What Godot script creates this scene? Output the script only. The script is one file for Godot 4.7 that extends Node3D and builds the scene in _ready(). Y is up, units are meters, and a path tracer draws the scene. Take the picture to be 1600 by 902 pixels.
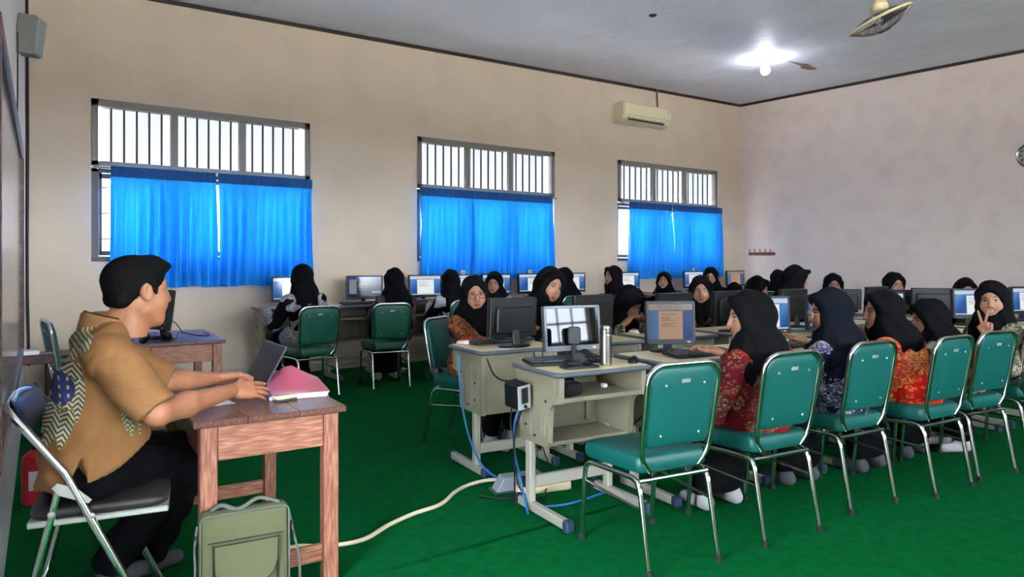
extends Node3D
# A school computer room. World: +X runs along the window wall, -Z towards it, camera near the opposite wall.

const F := 1100.0
const EYE_AT := Vector3(0, 1.27, 0)
const ZW := -7.852          # inner face of the window wall
var M := {}
var taken := {}
var fw := Vector3(0.58905, 0, -0.80810)
var rt := Vector3(0.80810, 0, 0.58905)

# ---------------------------------------------------------------- mesh builder
class MB:
	var v := PackedVector3Array()
	var n := PackedVector3Array()
	var uv := PackedVector2Array()
	var c := PackedColorArray()
	var ix := PackedInt32Array()
	var colored := false
	func add(p: Vector3, nn: Vector3, t := Vector2.ZERO) -> int:
		v.append(p); n.append(nn); uv.append(t)
		if colored: c.append(Color.WHITE)
		return v.size() - 1
	func tri(a: int, b: int, d: int) -> void:
		ix.append(a); ix.append(b); ix.append(d)
	func quad(a: Vector3, b: Vector3, d: Vector3, e: Vector3, flip := false) -> void:
		var nn := (b - a).cross(e - a).normalized()
		if flip: nn = -nn
		var i := add(a, nn, Vector2(0, 1)); add(b, nn, Vector2(1, 1)); add(d, nn, Vector2(1, 0)); add(e, nn, Vector2(0, 0))
		tri(i, i + 1, i + 2); tri(i, i + 2, i + 3)
	func mesh() -> ArrayMesh:
		for i in range(0, ix.size(), 3):
			var a := ix[i]
			var b := ix[i + 1]
			var d := ix[i + 2]
			if (v[b] - v[a]).cross(v[d] - v[a]).dot(n[a] + n[b] + n[d]) > 0.0:
				ix[i + 1] = d
				ix[i + 2] = b
		var arr := []
		arr.resize(Mesh.ARRAY_MAX)
		arr[Mesh.ARRAY_VERTEX] = v
		arr[Mesh.ARRAY_NORMAL] = n
		arr[Mesh.ARRAY_TEX_UV] = uv
		if colored: arr[Mesh.ARRAY_COLOR] = c
		arr[Mesh.ARRAY_INDEX] = ix
		var m := ArrayMesh.new()
		m.add_surface_from_arrays(Mesh.PRIMITIVE_TRIANGLES, arr)
		return m

func B(p: Vector3, yaw := 0.0) -> Transform3D:
	return Transform3D(Basis(Vector3.UP, yaw), p)

# box with chamfered edges
func box(b: MB, x: Transform3D, s: Vector3, bev := 0.003) -> void:
	var h := s * 0.5
	bev = minf(bev, minf(h.x, minf(h.y, h.z)) * 0.6)
	for ax in 3:
		for sg in [-1.0, 1.0]:
			var u := (ax + 1) % 3
			var w := (ax + 2) % 3
			var pts := []
			for k in [[-1, -1], [1, -1], [1, 1], [-1, 1]]:
				var p := Vector3.ZERO
				p[ax] = sg * h[ax]; p[u] = k[0] * (h[u] - bev); p[w] = k[1] * (h[w] - bev)
				pts.append(x * p)
			var nn := Vector3.ZERO
			nn[ax] = sg
			_face(b, pts, x.basis * nn)
			# the four edges of +u, +w sides are added once per pair
			for k in [-1.0, 1.0]:
				var q := []
				var n2 := Vector3.ZERO
				n2[ax] = sg; n2[u] = k
				for e in [-1.0, 1.0]:
					var p := Vector3.ZERO
					p[ax] = sg * h[ax]; p[u] = k * (h[u] - bev); p[w] = e * (h[w] - bev)
					q.append(x * p)
				for e in [1.0, -1.0]:
					var p := Vector3.ZERO
					p[ax] = sg * (h[ax] - bev); p[u] = k * h[u]; p[w] = e * (h[w] - bev)
					q.append(x * p)
				_face(b, q, (x.basis * n2).normalized())
	for sx in [-1.0, 1.0]:
		for sy in [-1.0, 1.0]:
			for sz in [-1.0, 1.0]:
				var sgn := Vector3(sx, sy, sz)
				var nn: Vector3 = (x.basis * sgn).normalized()
				var i := b.v.size()
				for ax in 3:
					var p: Vector3 = sgn * (h - Vector3.ONE * bev)
					p[ax] = sgn[ax] * h[ax]
					b.add(x * p, nn)
				b.tri(i, i + 1, i + 2)

func _face(b: MB, p: Array, nn: Vector3) -> void:
	nn = nn.normalized()
	var i := b.add(p[0], nn, Vector2(0, 1)); b.add(p[1], nn, Vector2(1, 1)); b.add(p[2], nn, Vector2(1, 0)); b.add(p[3], nn, Vector2(0, 0))
	b.tri(i, i + 1, i + 2); b.tri(i, i + 2, i + 3)

func bx(b: MB, cx: float, cy: float, cz: float, sx: float, sy: float, sz: float, bev := 0.003) -> void:
	box(b, Transform3D(Basis(), Vector3(cx, cy, cz)), Vector3(sx, sy, sz), bev)

# a bar of rectangular section between two points
func bar(b: MB, p: Vector3, q: Vector3, w: float, t: float, bev := 0.002, up := Vector3.UP) -> void:
	var z := (q - p).normalized()
	if absf(z.dot(up)) > 0.98: up = Vector3.RIGHT
	var xx := up.cross(z).normalized()
	box(b, Transform3D(Basis(xx, z.cross(xx), z), (p + q) * 0.5), Vector3(w, t, p.distance_to(q)), bev)

func tube(b: MB, pts: Array, r, sides := 8, closed := false, flat := 1.0) -> void:
	var cnt := pts.size()
	var nrm := Vector3.ZERO
	var base := b.v.size()
	for i in cnt:
		var a: Vector3 = pts[(i - 1 + cnt) % cnt] if (i > 0 or closed) else pts[i]
		var d: Vector3 = pts[(i + 1) % cnt] if (i < cnt - 1 or closed) else pts[i]
		var t := (d - a).normalized()
		if nrm == Vector3.ZERO:
			nrm = t.cross(Vector3.UP if absf(t.y) < 0.9 else Vector3.RIGHT).normalized()
		else:
			nrm = (nrm - t * nrm.dot(t)).normalized()
		var bn := t.cross(nrm)
		var rr: float = r[i] if r is Array else r
		for k in sides:
			var ang := TAU * k / sides
			var off := nrm * cos(ang) + bn * sin(ang) * flat
			b.add(pts[i] + off * rr, off.normalized(), Vector2(float(k) / sides, float(i)))
	var last := cnt if closed else cnt - 1
	for i in last:
		var j := (i + 1) % cnt
		for k in sides:
			var k2 := (k + 1) % sides
			b.tri(base + i * sides + k, base + i * sides + k2, base + j * sides + k2)
			b.tri(base + i * sides + k, base + j * sides + k2, base + j * sides + k)
	if not closed:
		for e in [0, cnt - 1]:
			var o: Vector3 = pts[1] if e == 0 else pts[cnt - 2]
			var nn: Vector3 = (pts[e] - o).normalized()
			var i0 := b.add(pts[e], nn)
			for k in sides: b.add(b.v[base + e * sides + k], nn)
			for k in sides: b.tri(i0, i0 + 1 + k, i0 + 1 + (k + 1) % sides)

# rounds the corners of a polyline
func soft(pts: Array, r: float, steps := 5) -> Array:
	var out := [pts[0]]
	for i in range(1, pts.size() - 1):
		var p: Vector3 = pts[i]
		var a: Vector3 = pts[i - 1] - p
		var d: Vector3 = pts[i + 1] - p
		var rr := minf(r, minf(a.length(), d.length()) * 0.48)
		var s: Vector3 = p + a.normalized() * rr
		var e: Vector3 = p + d.normalized() * rr
		for k in steps + 1:
			var t := float(k) / steps
			out.append(s.lerp(p, t).lerp(p.lerp(e, t), t))
	out.append(pts[-1])
	return out

func spline(pts: Array, per := 6) -> Array:
	var out := []
	for i in pts.size() - 1:
		var p0: Vector3 = pts[maxi(i - 1, 0)]
		var p3: Vector3 = pts[mini(i + 2, pts.size() - 1)]
		for k in per:
			out.append(pts[i].cubic_interpolate(pts[i + 1], p0, p3, float(k) / per))
	out.append(pts[-1])
	return out

# profile of Vector2(radius, height), spun about the local y axis
func lathe(b: MB, x: Transform3D, prof: Array, segs := 20) -> void:
	for i in prof.size() - 1:
		var p: Vector2 = prof[i]
		var q: Vector2 = prof[i + 1]
		var d := q - p
		if d.length() < 1e-6: continue
		var nn := Vector2(d.y, -d.x).normalized()
		var base := b.v.size()
		for k in segs + 1:
			var a := TAU * k / segs
			for e in [p, q]:
				b.add(x * Vector3(e.x * cos(a), e.y, e.x * sin(a)), (x.basis * Vector3(nn.x * cos(a), nn.y, nn.x * sin(a))).normalized(), Vector2(float(k) / segs, e.y))
		for k in segs:
			b.tri(base + 2 * k, base + 2 * k + 1, base + 2 * k + 3)
			b.tri(base + 2 * k, base + 2 * k + 3, base + 2 * k + 2)

# extrudes a polygon along local z by depth (centred), with a small chamfer
func prism(b: MB, x: Transform3D, poly: PackedVector2Array, depth: float, bev := 0.0) -> void:
	if Geometry2D.is_polygon_clockwise(poly): poly.reverse()
	var h := depth * 0.5
	var inner := poly
	if bev > 0.0:
		var off := Geometry2D.offset_polygon(poly, -bev)
		if off.size() == 1 and off[0].size() == poly.size():
			inner = off[0]
			if Geometry2D.is_polygon_clockwise(inner): inner.reverse()
			# align the start
			var best := 0
			for k in inner.size():
				if inner[k].distance_to(poly[0]) < inner[best].distance_to(poly[0]): best = k
			var al := PackedVector2Array()
			for k in inner.size(): al.append(inner[(k + best) % inner.size()])
			inner = al
		else:
			bev = 0.0
	var tr := Geometry2D.triangulate_polygon(inner)
	for sg in [-1.0, 1.0]:
		var i0 := b.v.size()
		for p in inner: b.add(x * Vector3(p.x, p.y, sg * h), (x.basis * Vector3(0, 0, sg)).normalized(), p)
		for k in range(0, tr.size(), 3): b.tri(i0 + tr[k], i0 + tr[k + 1], i0 + tr[k + 2])
	var m := poly.size()
	for k in m:
		var p := poly[k]
		var q := poly[(k + 1) % m]
		var d := q - p
		var nn := Vector3(d.y, -d.x, 0).normalized()
		var hb := h - bev
		_face(b, [x * Vector3(p.x, p.y, -hb), x * Vector3(q.x, q.y, -hb), x * Vector3(q.x, q.y, hb), x * Vector3(p.x, p.y, hb)], x.basis * nn)
		if bev > 0.0:
			var pi := inner[k]
			var qi := inner[(k + 1) % m]
			for sg in [-1.0, 1.0]:
				_face(b, [x * Vector3(p.x, p.y, sg * hb), x * Vector3(q.x, q.y, sg * hb), x * Vector3(qi.x, qi.y, sg * h), x * Vector3(pi.x, pi.y, sg * h)], x.basis * (nn + Vector3(0, 0, sg)))

func rrect(w: float, h: float, r: float, steps := 5) -> PackedVector2Array:
	var out := PackedVector2Array()
	for c in [[1, 1, 0.0], [-1, 1, PI / 2], [-1, -1, PI], [1, -1, 1.5 * PI]]:
		for k in steps + 1:
			var a: float = c[2] + PI / 2 * k / steps
			out.append(Vector2(c[0] * (w / 2 - r) + r * cos(a), c[1] * (h / 2 - r) + r * sin(a)))
	return out

# a smooth grid surface from points [nv][nu]; normals averaged
func grid(b: MB, pts: Array, close_u := false) -> void:
	var nv := pts.size()
	var nu: int = pts[0].size()
	var base := b.v.size()
	for j in nv:
		for i in nu:
			var l: Vector3 = pts[j][(i - 1 + nu) % nu if close_u else maxi(i - 1, 0)]
			var r: Vector3 = pts[j][(i + 1) % nu if close_u else mini(i + 1, nu - 1)]
			var d: Vector3 = pts[maxi(j - 1, 0)][i]
			var u: Vector3 = pts[mini(j + 1, nv - 1)][i]
			b.add(pts[j][i], (r - l).cross(u - d).normalized(), Vector2(float(i) / (nu - 1), 1.0 - float(j) / (nv - 1)))
	for j in nv - 1:
		for i in (nu if close_u else nu - 1):
			var i2 := (i + 1) % nu
			b.tri(base + j * nu + i, base + j * nu + i2, base + (j + 1) * nu + i2)
			b.tri(base + j * nu + i, base + (j + 1) * nu + i2, base + (j + 1) * nu + i)

# a cushion: rounded slab, puffed in the middle
func cushion(b: MB, x: Transform3D, w: float, h: float, t: float, r: float, puff: float, shape = null) -> void:
	var rows := []
	var outline: PackedVector2Array = rrect(w, h, r, 6) if shape == null else shape
	var lay := [[0.55, -0.5 * t - puff], [0.8, -0.5 * t - puff * 0.8], [0.93, -0.5 * t], [0.985, -0.36 * t], [1.0, 0.0], [0.985, 0.36 * t], [0.93, 0.5 * t], [0.8, 0.5 * t + puff * 0.8], [0.55, 0.5 * t + puff]]
	for l in lay:
		var row := []
		for p in outline: row.append(x * Vector3(p.x * l[0], p.y * l[0], l[1]))
		rows.append(row)
	grid(b, rows, true)
	for e in [[0, -1.0], [rows.size() - 1, 1.0]]:
		var nn: Vector3 = (x.basis * Vector3(0, 0, e[1])).normalized()
		var ctr: Vector3 = x * Vector3(0, 0, e[1] * (0.5 * t + puff * 1.1))
		var i0 := b.add(ctr, nn)
		for p in rows[e[0]]: b.add(p, nn)
		var m: int = rows[0].size()
		for k in m: b.tri(i0, i0 + 1 + k, i0 + 1 + (k + 1) % m)

# ---------------------------------------------------------------- naming
func numbered(s: String, parent: Node) -> String:
	var key := str(parent.get_instance_id()) + s
	var k: int = taken.get(key, 0)
	taken[key] = k + 1
	return s if k == 0 else "%s_%03d" % [s, k]

func obj(called: String, b, mt: Material, parent: Node = self) -> MeshInstance3D:
	var o := MeshInstance3D.new()
	o.name = numbered(called, parent)
	o.mesh = b.mesh() if b is MB else b
	o.material_override = mt
	parent.add_child(o, true)
	return o

func tag(o: Node, label: String, category := "", group := "") -> Node:
	o.set_meta("label", label)
	if category: o.set_meta("category", category)
	if group: o.set_meta("group", group)
	return o

func thing(called: String, label: String, category: String, at := Vector3.ZERO, yaw := 0.0, group := "") -> Node3D:
	var o := Node3D.new()
	o.name = numbered(called, self)
	add_child(o, true)
	o.position = at
	o.rotation.y = yaw
	tag(o, label, category, group)
	return o

func copy(src: Node3D, label: String, at: Vector3, yaw: float) -> Node3D:
	var o: Node3D = src.duplicate()
	o.name = numbered(str(src.get_meta("base")), self)
	add_child(o, true)
	o.position = at
	o.rotation.y = yaw
	o.set_meta("label", label)
	return o

func struct(called: String, b, mt: Material, parent: Node = self) -> MeshInstance3D:
	var o := obj(called, b, mt, parent)
	if parent == self: o.set_meta("kind", "structure")
	return o

# ---------------------------------------------------------------- materials
func srgb(r: float, g: float, bl: float) -> Color:
	return Color(r / 255.0, g / 255.0, bl / 255.0)

func mat(called: String, col: Color, rough := 0.6, metal := 0.0) -> StandardMaterial3D:
	var m := StandardMaterial3D.new()
	m.resource_name = called
	m.albedo_color = col
	m.roughness = rough
	m.metallic = metal
	m.cull_mode = BaseMaterial3D.CULL_DISABLED
	M[called] = m
	return m

func noise_tex(sd: int, freq: float, ramp: Array, size := 512, oct := 4, kind := FastNoiseLite.TYPE_SIMPLEX_SMOOTH, normal := false, strength := 4.0) -> NoiseTexture2D:
	var nz := FastNoiseLite.new()
	nz.seed = sd
	nz.noise_type = kind
	nz.frequency = freq
	nz.fractal_octaves = oct
	var t := NoiseTexture2D.new()
	t.width = size
	t.height = size
	t.seamless = true
	t.noise = nz
	if normal:
		t.as_normal_map = true
		t.bump_strength = strength
	if ramp.size():
		var g := Gradient.new()
		var offs := PackedFloat32Array()
		var cols := PackedColorArray()
		for r in ramp:
			offs.append(r[0]); cols.append(r[1])
		g.offsets = offs
		g.colors = cols
		t.color_ramp = g
	return t

func tri(m: StandardMaterial3D, scale: Vector3, world := false) -> void:
	m.uv1_triplanar = true
	m.uv1_world_triplanar = world
	m.uv1_scale = scale
func _ready() -> void:
	var cam := Camera3D.new()
	cam.name = "camera"
	cam.projection = Camera3D.PROJECTION_FRUSTUM
	cam.near = 0.05
	cam.far = 200.0
	cam.size = 902.0 / F * 0.05
	cam.frustum_offset = Vector2(0, -44.0 / F * 0.05)
	cam.transform = Transform3D(Basis(rt, Vector3.UP, -fw), EYE_AT)
	cam.current = true
	add_child(cam)
	var env := Environment.new()
	env.background_mode = Environment.BG_SKY
	var sky := Sky.new()
	var sm := ProceduralSkyMaterial.new()
	sm.sky_top_color = Color(0.86, 0.92, 1.0)
	sm.sky_horizon_color = Color(0.92, 0.96, 1.0)
	sm.ground_bottom_color = Color(0.5, 0.48, 0.45)
	sm.ground_horizon_color = Color(0.7, 0.68, 0.65)
	sm.sky_energy_multiplier = 4.0
	sm.ground_energy_multiplier = 1.5
	sky.sky_material = sm
	env.sky = sky
	env.tonemap_mode = Environment.TONE_MAPPER_LINEAR
	env.tonemap_exposure = 1.95
	env.sdfgi_enabled = true
	env.ssao_enabled = true
	env.ssil_enabled = true
	# hazy sun along the length of the building: it lights the yards, not the room directly
	var sun := DirectionalLight3D.new()
	sun.name = "sun"
	sun.light_color = Color(1.0, 0.98, 0.96)
	sun.light_energy = 21.0
	sun.light_angular_distance = 2.0
	sun.shadow_enabled = true
	sun.basis = Basis.looking_at(Vector3(-0.62, -0.76, 0.10), Vector3.UP)
	add_child(sun)
	var we := WorldEnvironment.new()
	we.name = "environment"
	we.environment = env
	add_child(we)
	materials_room()
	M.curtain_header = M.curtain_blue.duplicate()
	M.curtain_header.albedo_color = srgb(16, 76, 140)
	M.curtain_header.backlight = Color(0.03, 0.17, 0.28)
	build_room()
	build_curtains()
	materials_objects()
	materials_details()
	person_mats()
	cloths()
	place_furniture()
	right_wall_desks()
	place_monitors()
	desk_things()
	cables_and_power()
	wall_things()
	ceiling_things()
	teacher_corner()
	teacher()
	place_people()

const LAMP := 0.26

func build_curtains() -> void:
	curtain(0.87, 1.83, 1.0, 10, 1, 0.02, "blue curtain nearest the teacher, left half of the wide window")
	curtain(1.85, 2.86, 1.0, 11, 2, 0.01, "blue curtain covering the right half of the nearest window", 0.03)
	curtain(4.24, 5.02, 1.02, 8, 3, 0.01, "blue curtain on the left half of the middle window")
	curtain(5.0, 6.36, 1.02, 13, 4, 0.02, "blue curtain covering the right side of the middle window, dark frame beside it")
	curtain(7.9, 8.88, 0.98, 10, 5, 0.02, "blue curtain on the left half of the far window")
	curtain(8.9, 10.18, 0.98, 12, 6, 0.01, "blue curtain nearest the room corner")
# ---------------------------------------------------------------- wall with openings: local u along, y up, w thickness (from 0 to -t)
func wall_mesh(o: Vector3, dir: Vector3, inward: Vector3, length: float, y0: float, y1: Callable, t: float, holes: Array) -> MB:
	var b := MB.new()
	var us := [0.0, length]
	var ys := [y0]
	for h in holes:
		us.append_array([h[0], h[1]]); ys.append_array([h[2], h[3]])
	us.sort(); ys.sort()
	ys.append(INF)
	var solid := func(i: int, j: int) -> bool:
		if i < 0 or j < 0 or i >= us.size() - 1 or j >= ys.size() - 1: return false
		if us[i + 1] - us[i] < 1e-5 or ys[j + 1] - ys[j] < 1e-5: return true
		var cu: float = (us[i] + us[i + 1]) / 2
		var cy: float = (ys[j] + minf(ys[j + 1], 50.0)) / 2
		for h in holes:
			if cu > h[0] and cu < h[1] and cy > h[2] and cy < h[3]: return false
		return true
	var P := func(u: float, y: float, w: float) -> Vector3:
		var q := o + dir * u - inward * w
		return Vector3(q.x, y if y < 1e9 else y1.call(q.x), q.z)
	for i in us.size() - 1:
		for j in ys.size() - 1:
			if not solid.call(i, j) or us[i + 1] - us[i] < 1e-5 or ys[j + 1] - ys[j] < 1e-5: continue
			var a: float = us[i]
			var c: float = us[i + 1]
			var d: float = ys[j]
			var e: float = ys[j + 1]
			for w in [0.0, t]:
				_face(b, [P.call(a, d, w), P.call(c, d, w), P.call(c, e, w), P.call(a, e, w)], inward if w == 0.0 else -inward)
			if not solid.call(i - 1, j): _face(b, [P.call(a, d, 0.0), P.call(a, e, 0.0), P.call(a, e, t), P.call(a, d, t)], -dir)
			if not solid.call(i + 1, j): _face(b, [P.call(c, d, 0.0), P.call(c, e, 0.0), P.call(c, e, t), P.call(c, d, t)], dir)
			if not solid.call(i, j - 1): _face(b, [P.call(a, d, 0.0), P.call(c, d, 0.0), P.call(c, d, t), P.call(a, d, t)], Vector3.DOWN)
			if not solid.call(i, j + 1): _face(b, [P.call(a, e, 0.0), P.call(c, e, 0.0), P.call(c, e, t), P.call(a, e, t)], Vector3.UP)
	return b

func ceil_y(x: float) -> float:
	return 3.895 + 0.0172 * x

func left_x(z: float) -> float:
	return -0.127 - 0.04116 * z

func right_x(z: float) -> float:
	return 10.828 + 0.0563 * (z - ZW)

const WINS := [[0.718, 2.865], [4.247, 6.474], [7.75, 10.156]]
const RAIL := 2.187
const REAR := 3.4

func materials_room() -> void:
	var wl := mat("wall_paint", srgb(220, 201, 179), 0.75)
	wl.albedo_texture = noise_tex(3, 0.006, [[0.0, Color(0.95, 0.95, 0.95)], [0.5, Color(0.98, 0.98, 0.98)], [1.0, Color(1, 0.995, 0.99)]], 512, 5)
	tri(wl, Vector3.ONE * 0.35, true)
	wl.heightmap_enabled = true
	wl.heightmap_texture = noise_tex(4, 0.06, [], 512, 4)
	wl.heightmap_scale = 0.12
	var wr := mat("wall_paint_pink", srgb(230, 213, 203), 0.75)
	wr.albedo_texture = noise_tex(13, 0.012, [[0.0, Color(0.94, 0.93, 0.93)], [0.5, Color(0.98, 0.975, 0.975)], [1.0, Color(1, 1, 1)]], 512, 5)
	tri(wr, Vector3.ONE * 0.35, true)
	wr.heightmap_enabled = true
	wr.heightmap_texture = noise_tex(14, 0.09, [], 512, 4)
	wr.heightmap_scale = 0.25
	var wh := mat("wall_paint_white", srgb(214, 208, 206), 0.55)
	wh.albedo_texture = wl.albedo_texture
	tri(wh, Vector3.ONE * 0.35, true)
	var ce := mat("ceiling_paint", srgb(240, 241, 246), 0.6)
	ce.albedo_texture = noise_tex(5, 0.004, [[0.0, Color(0.93, 0.93, 0.94)], [0.5, Color(0.95, 0.95, 0.96)], [1.0, Color(1, 1, 1)]], 512, 4)
	tri(ce, Vector3.ONE * 0.2, true)
	ce.heightmap_enabled = true
	ce.heightmap_texture = noise_tex(6, 0.008, [], 512, 5)
	ce.heightmap_scale = 3.0
	var ca := mat("carpet", srgb(1, 92, 43), 0.98)
	ca.albedo_texture = noise_tex(7, 0.03, [[0.0, Color(0.84, 0.84, 0.84)], [0.5, Color(0.94, 0.94, 0.94)], [1.0, Color(1, 1, 1)]], 512, 5)
	tri(ca, Vector3.ONE * 0.7, true)
	ca.heightmap_enabled = true
	ca.heightmap_texture = noise_tex(8, 0.25, [], 512, 3)
	ca.heightmap_scale = 0.06
	ca.metallic_specular = 0.15
	mat("trim_dark", srgb(46, 30, 26), 0.5)
	mat("frame_grey", srgb(128, 124, 118), 0.5)
	mat("frame_dark", srgb(74, 66, 64), 0.5)
	mat("bar_dark", srgb(52, 52, 54), 0.5, 0.3)
	mat("baseboard_tile", srgb(196, 186, 176), 0.4)
	var fg := mat("frosted_glass", Color(0.80, 0.82, 0.83, 0.90), 0.5)
	fg.transparency = BaseMaterial3D.TRANSPARENCY_ALPHA
	fg.backlight_enabled = true
	fg.backlight = Color(0.30, 0.31, 0.32)
	var cg := mat("clear_glass", Color(1, 1, 1, 0.05), 0.05)
	cg.transparency = BaseMaterial3D.TRANSPARENCY_ALPHA
	var cu := mat("curtain_blue", srgb(14, 146, 236), 0.8)
	cu.backlight_enabled = true
	cu.backlight = Color(0.04, 0.29, 0.45)
	mat("outside_ground", srgb(190, 184, 172), 0.9)
	mat("outside_wall", srgb(225, 222, 216), 0.9)
	mat("roof_tile", srgb(204, 196, 190), 0.9)

func build_room() -> void:
	var cy: Callable = ceil_y
	# floor slab, carpet strips on it
	var b := MB.new()
	bx(b, 5.6, -0.11, -2.25, 12.6, 0.2, 11.9, 0.0)
	struct("floor", b, mat("floor_screed", srgb(120, 116, 108), 0.8))
	var seams := [-8.0, -6.05, -4.32, -2.62, -0.8, 1.3, 3.4]
	for i in seams.size() - 1:
		b = MB.new()
		var z0: float = seams[i]
		var z1: float = seams[i + 1]
		var slip := 0.02 * ((i % 2) * 2 - 1)
		var pts := []
		for j in 3:
			var row := []
			for k in 41:
				var x := lerpf(-0.18, 11.4, k / 40.0)
				row.append(Vector3(x, 0.0, lerpf(z0, z1 - 0.006, j / 2.0) + slip * sin(x * 0.9 + i)))
			pts.append(row)
		grid(b, pts)
		var lip := []
		for e in [0, 2]:
			for k in 40:
				_face(b, [pts[e][k], pts[e][k + 1], pts[e][k + 1] - Vector3(0, 0.012, 0), pts[e][k] - Vector3(0, 0.012, 0)], Vector3(0, 0, -1 if e == 0 else 1))
		var o := struct("carpet", b, M.carpet)
		o.set_meta("label", "strip of green needle-felt carpet covering the classroom floor")
	# walls
	var holes := []
	for w in WINS: holes.append([w[0] + 0.4, w[1] + 0.4, 1.26, 2.83])
	struct("wall_back", wall_mesh(Vector3(-0.4, 0, ZW), Vector3.RIGHT, Vector3.BACK, 11.8, -0.02, cy, 0.2, holes), M.wall_paint)
	var ld := Vector3(left_x(REAR) - left_x(ZW), 0, REAR - ZW)
	struct("wall_left", wall_mesh(Vector3(left_x(ZW), 0, ZW) - ld.normalized() * 0.15, ld.normalized(), ld.normalized().cross(Vector3.DOWN), ld.length() + 0.2, -0.02, cy, 0.2, [[6.25, 6.85, -0.02, 2.15]]), M.wall_paint_white)
	var rd := Vector3(right_x(REAR) - right_x(ZW), 0, REAR - ZW)
	struct("wall_right", wall_mesh(Vector3(right_x(ZW), 0, ZW) - rd.normalized() * 0.15, rd.normalized(), rd.normalized().cross(Vector3.UP), rd.length() + 0.2, -0.02, cy, 0.2, []), M.wall_paint_pink)
	var rear := []
	for x in [[0.2, 4.43], [4.52, 6.2]]: rear.append([x[0] + 0.5, x[1] + 0.5, 1.45, 2.95])
	struct("wall_front", wall_mesh(Vector3(-0.5, 0, REAR), Vector3.RIGHT, Vector3.FORWARD, 12.2, -0.02, cy, 0.2, rear), M.wall_paint)
	for r in rear:
		if r[2] < 0.0: continue
		b = MB.new()
		var x0: float = r[0] - 0.5
		var x1: float = r[1] - 0.5
		var nb := int((x1 - x0) / 0.22)
		for k in nb + 1: bx(b, lerpf(x0 + 0.02, x1 - 0.02, float(k) / nb), 2.2, REAR + 0.1, 0.05 if k % 4 == 0 else 0.024, 1.5, 0.05 if k % 4 == 0 else 0.024)
		for y in [1.47, 1.75, 2.35, 2.92]: bx(b, (x0 + x1) / 2, y, REAR + 0.1, x1 - x0, 0.03, 0.04)
		struct("window_frame_front", b, M.frame_dark).set_meta("label", "dark wooden frame of a tall window in the wall behind the camera")
	# ceiling, slightly sagging plaster
	b = MB.new()
	var t := Transform3D(Basis(Vector3.BACK, atan(0.0172)), Vector3(5.6, ceil_y(5.6) + 0.075, -2.25))
	box(b, t, Vector3(12.8, 0.15, 11.9), 0.0)
	struct("ceiling", b, M.ceiling_paint)
	# dark ceiling trim
	b = MB.new()
	bar(b, Vector3(left_x(ZW), ceil_y(0.2) - 0.02, ZW + 0.012), Vector3(10.83, ceil_y(10.83) - 0.02, ZW + 0.012), 0.03, 0.04)
	struct("trim_1", b, M.trim_dark)
	b = MB.new()
	bar(b, Vector3(right_x(ZW) - 0.012, ceil_y(10.83) - 0.02, ZW), Vector3(right_x(REAR) - 0.012, ceil_y(11.3) - 0.02, REAR), 0.03, 0.04)
	struct("trim_2", b, M.trim_dark)
	b = MB.new()
	bx(b, 5.5, 0.05, ZW + 0.008, 10.66, 0.1, 0.014)
	struct("baseboard_back", b, M.baseboard_tile)
	b = MB.new()
	bar(b, Vector3(right_x(ZW) - 0.008, 0.05, ZW), Vector3(right_x(REAR) - 0.008, 0.05, REAR), 0.014, 0.1)
	struct("baseboard_right", b, M.baseboard_tile)
	for i in 3: window(i + 1, WINS[i][0], WINS[i][1])
	# outside: yard and the tiled roof of the next building
	b = MB.new()
	bx(b, 5.5, -0.45, -20.4, 60, 0.3, 24.5, 0.0)
	bx(b, 5.5, -0.45, 16.0, 60, 0.3, 24.5, 0.0)
	bx(b, -15.9, -0.45, -2.2, 29, 0.3, 12, 0.0)
	struct("ground", b, M.outside_ground)
	# roof over the veranda behind the camera
	b = MB.new()
	bx(b, 5.5, 3.12, REAR + 1.75, 16, 0.15, 3.1, 0.0)
	struct("ceiling_veranda", b, M.ceiling_paint)
	b = MB.new()
	bx(b, 5.5, 1.2, -12.2, 44, 3.2, 0.3, 0.0)
	struct("wall_outside", b, M.outside_wall)
	var rows := thing("neighbour_roof", "pale tiled roof of the next building, seen blurred through the transom panes", "roof", Vector3(5.5, 2.6, -11.7))
	rows.set_meta("kind", "structure")
	b = MB.new()
	for j in 12:
		var tt := Transform3D(Basis(Vector3.RIGHT, 0.61), Vector3(0, 0.14 * j, -0.2 * j))
		box(b, tt, Vector3(44, 0.05, 0.36), 0.01)
	obj("tile_course", b, M.roof_tile, rows)

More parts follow.
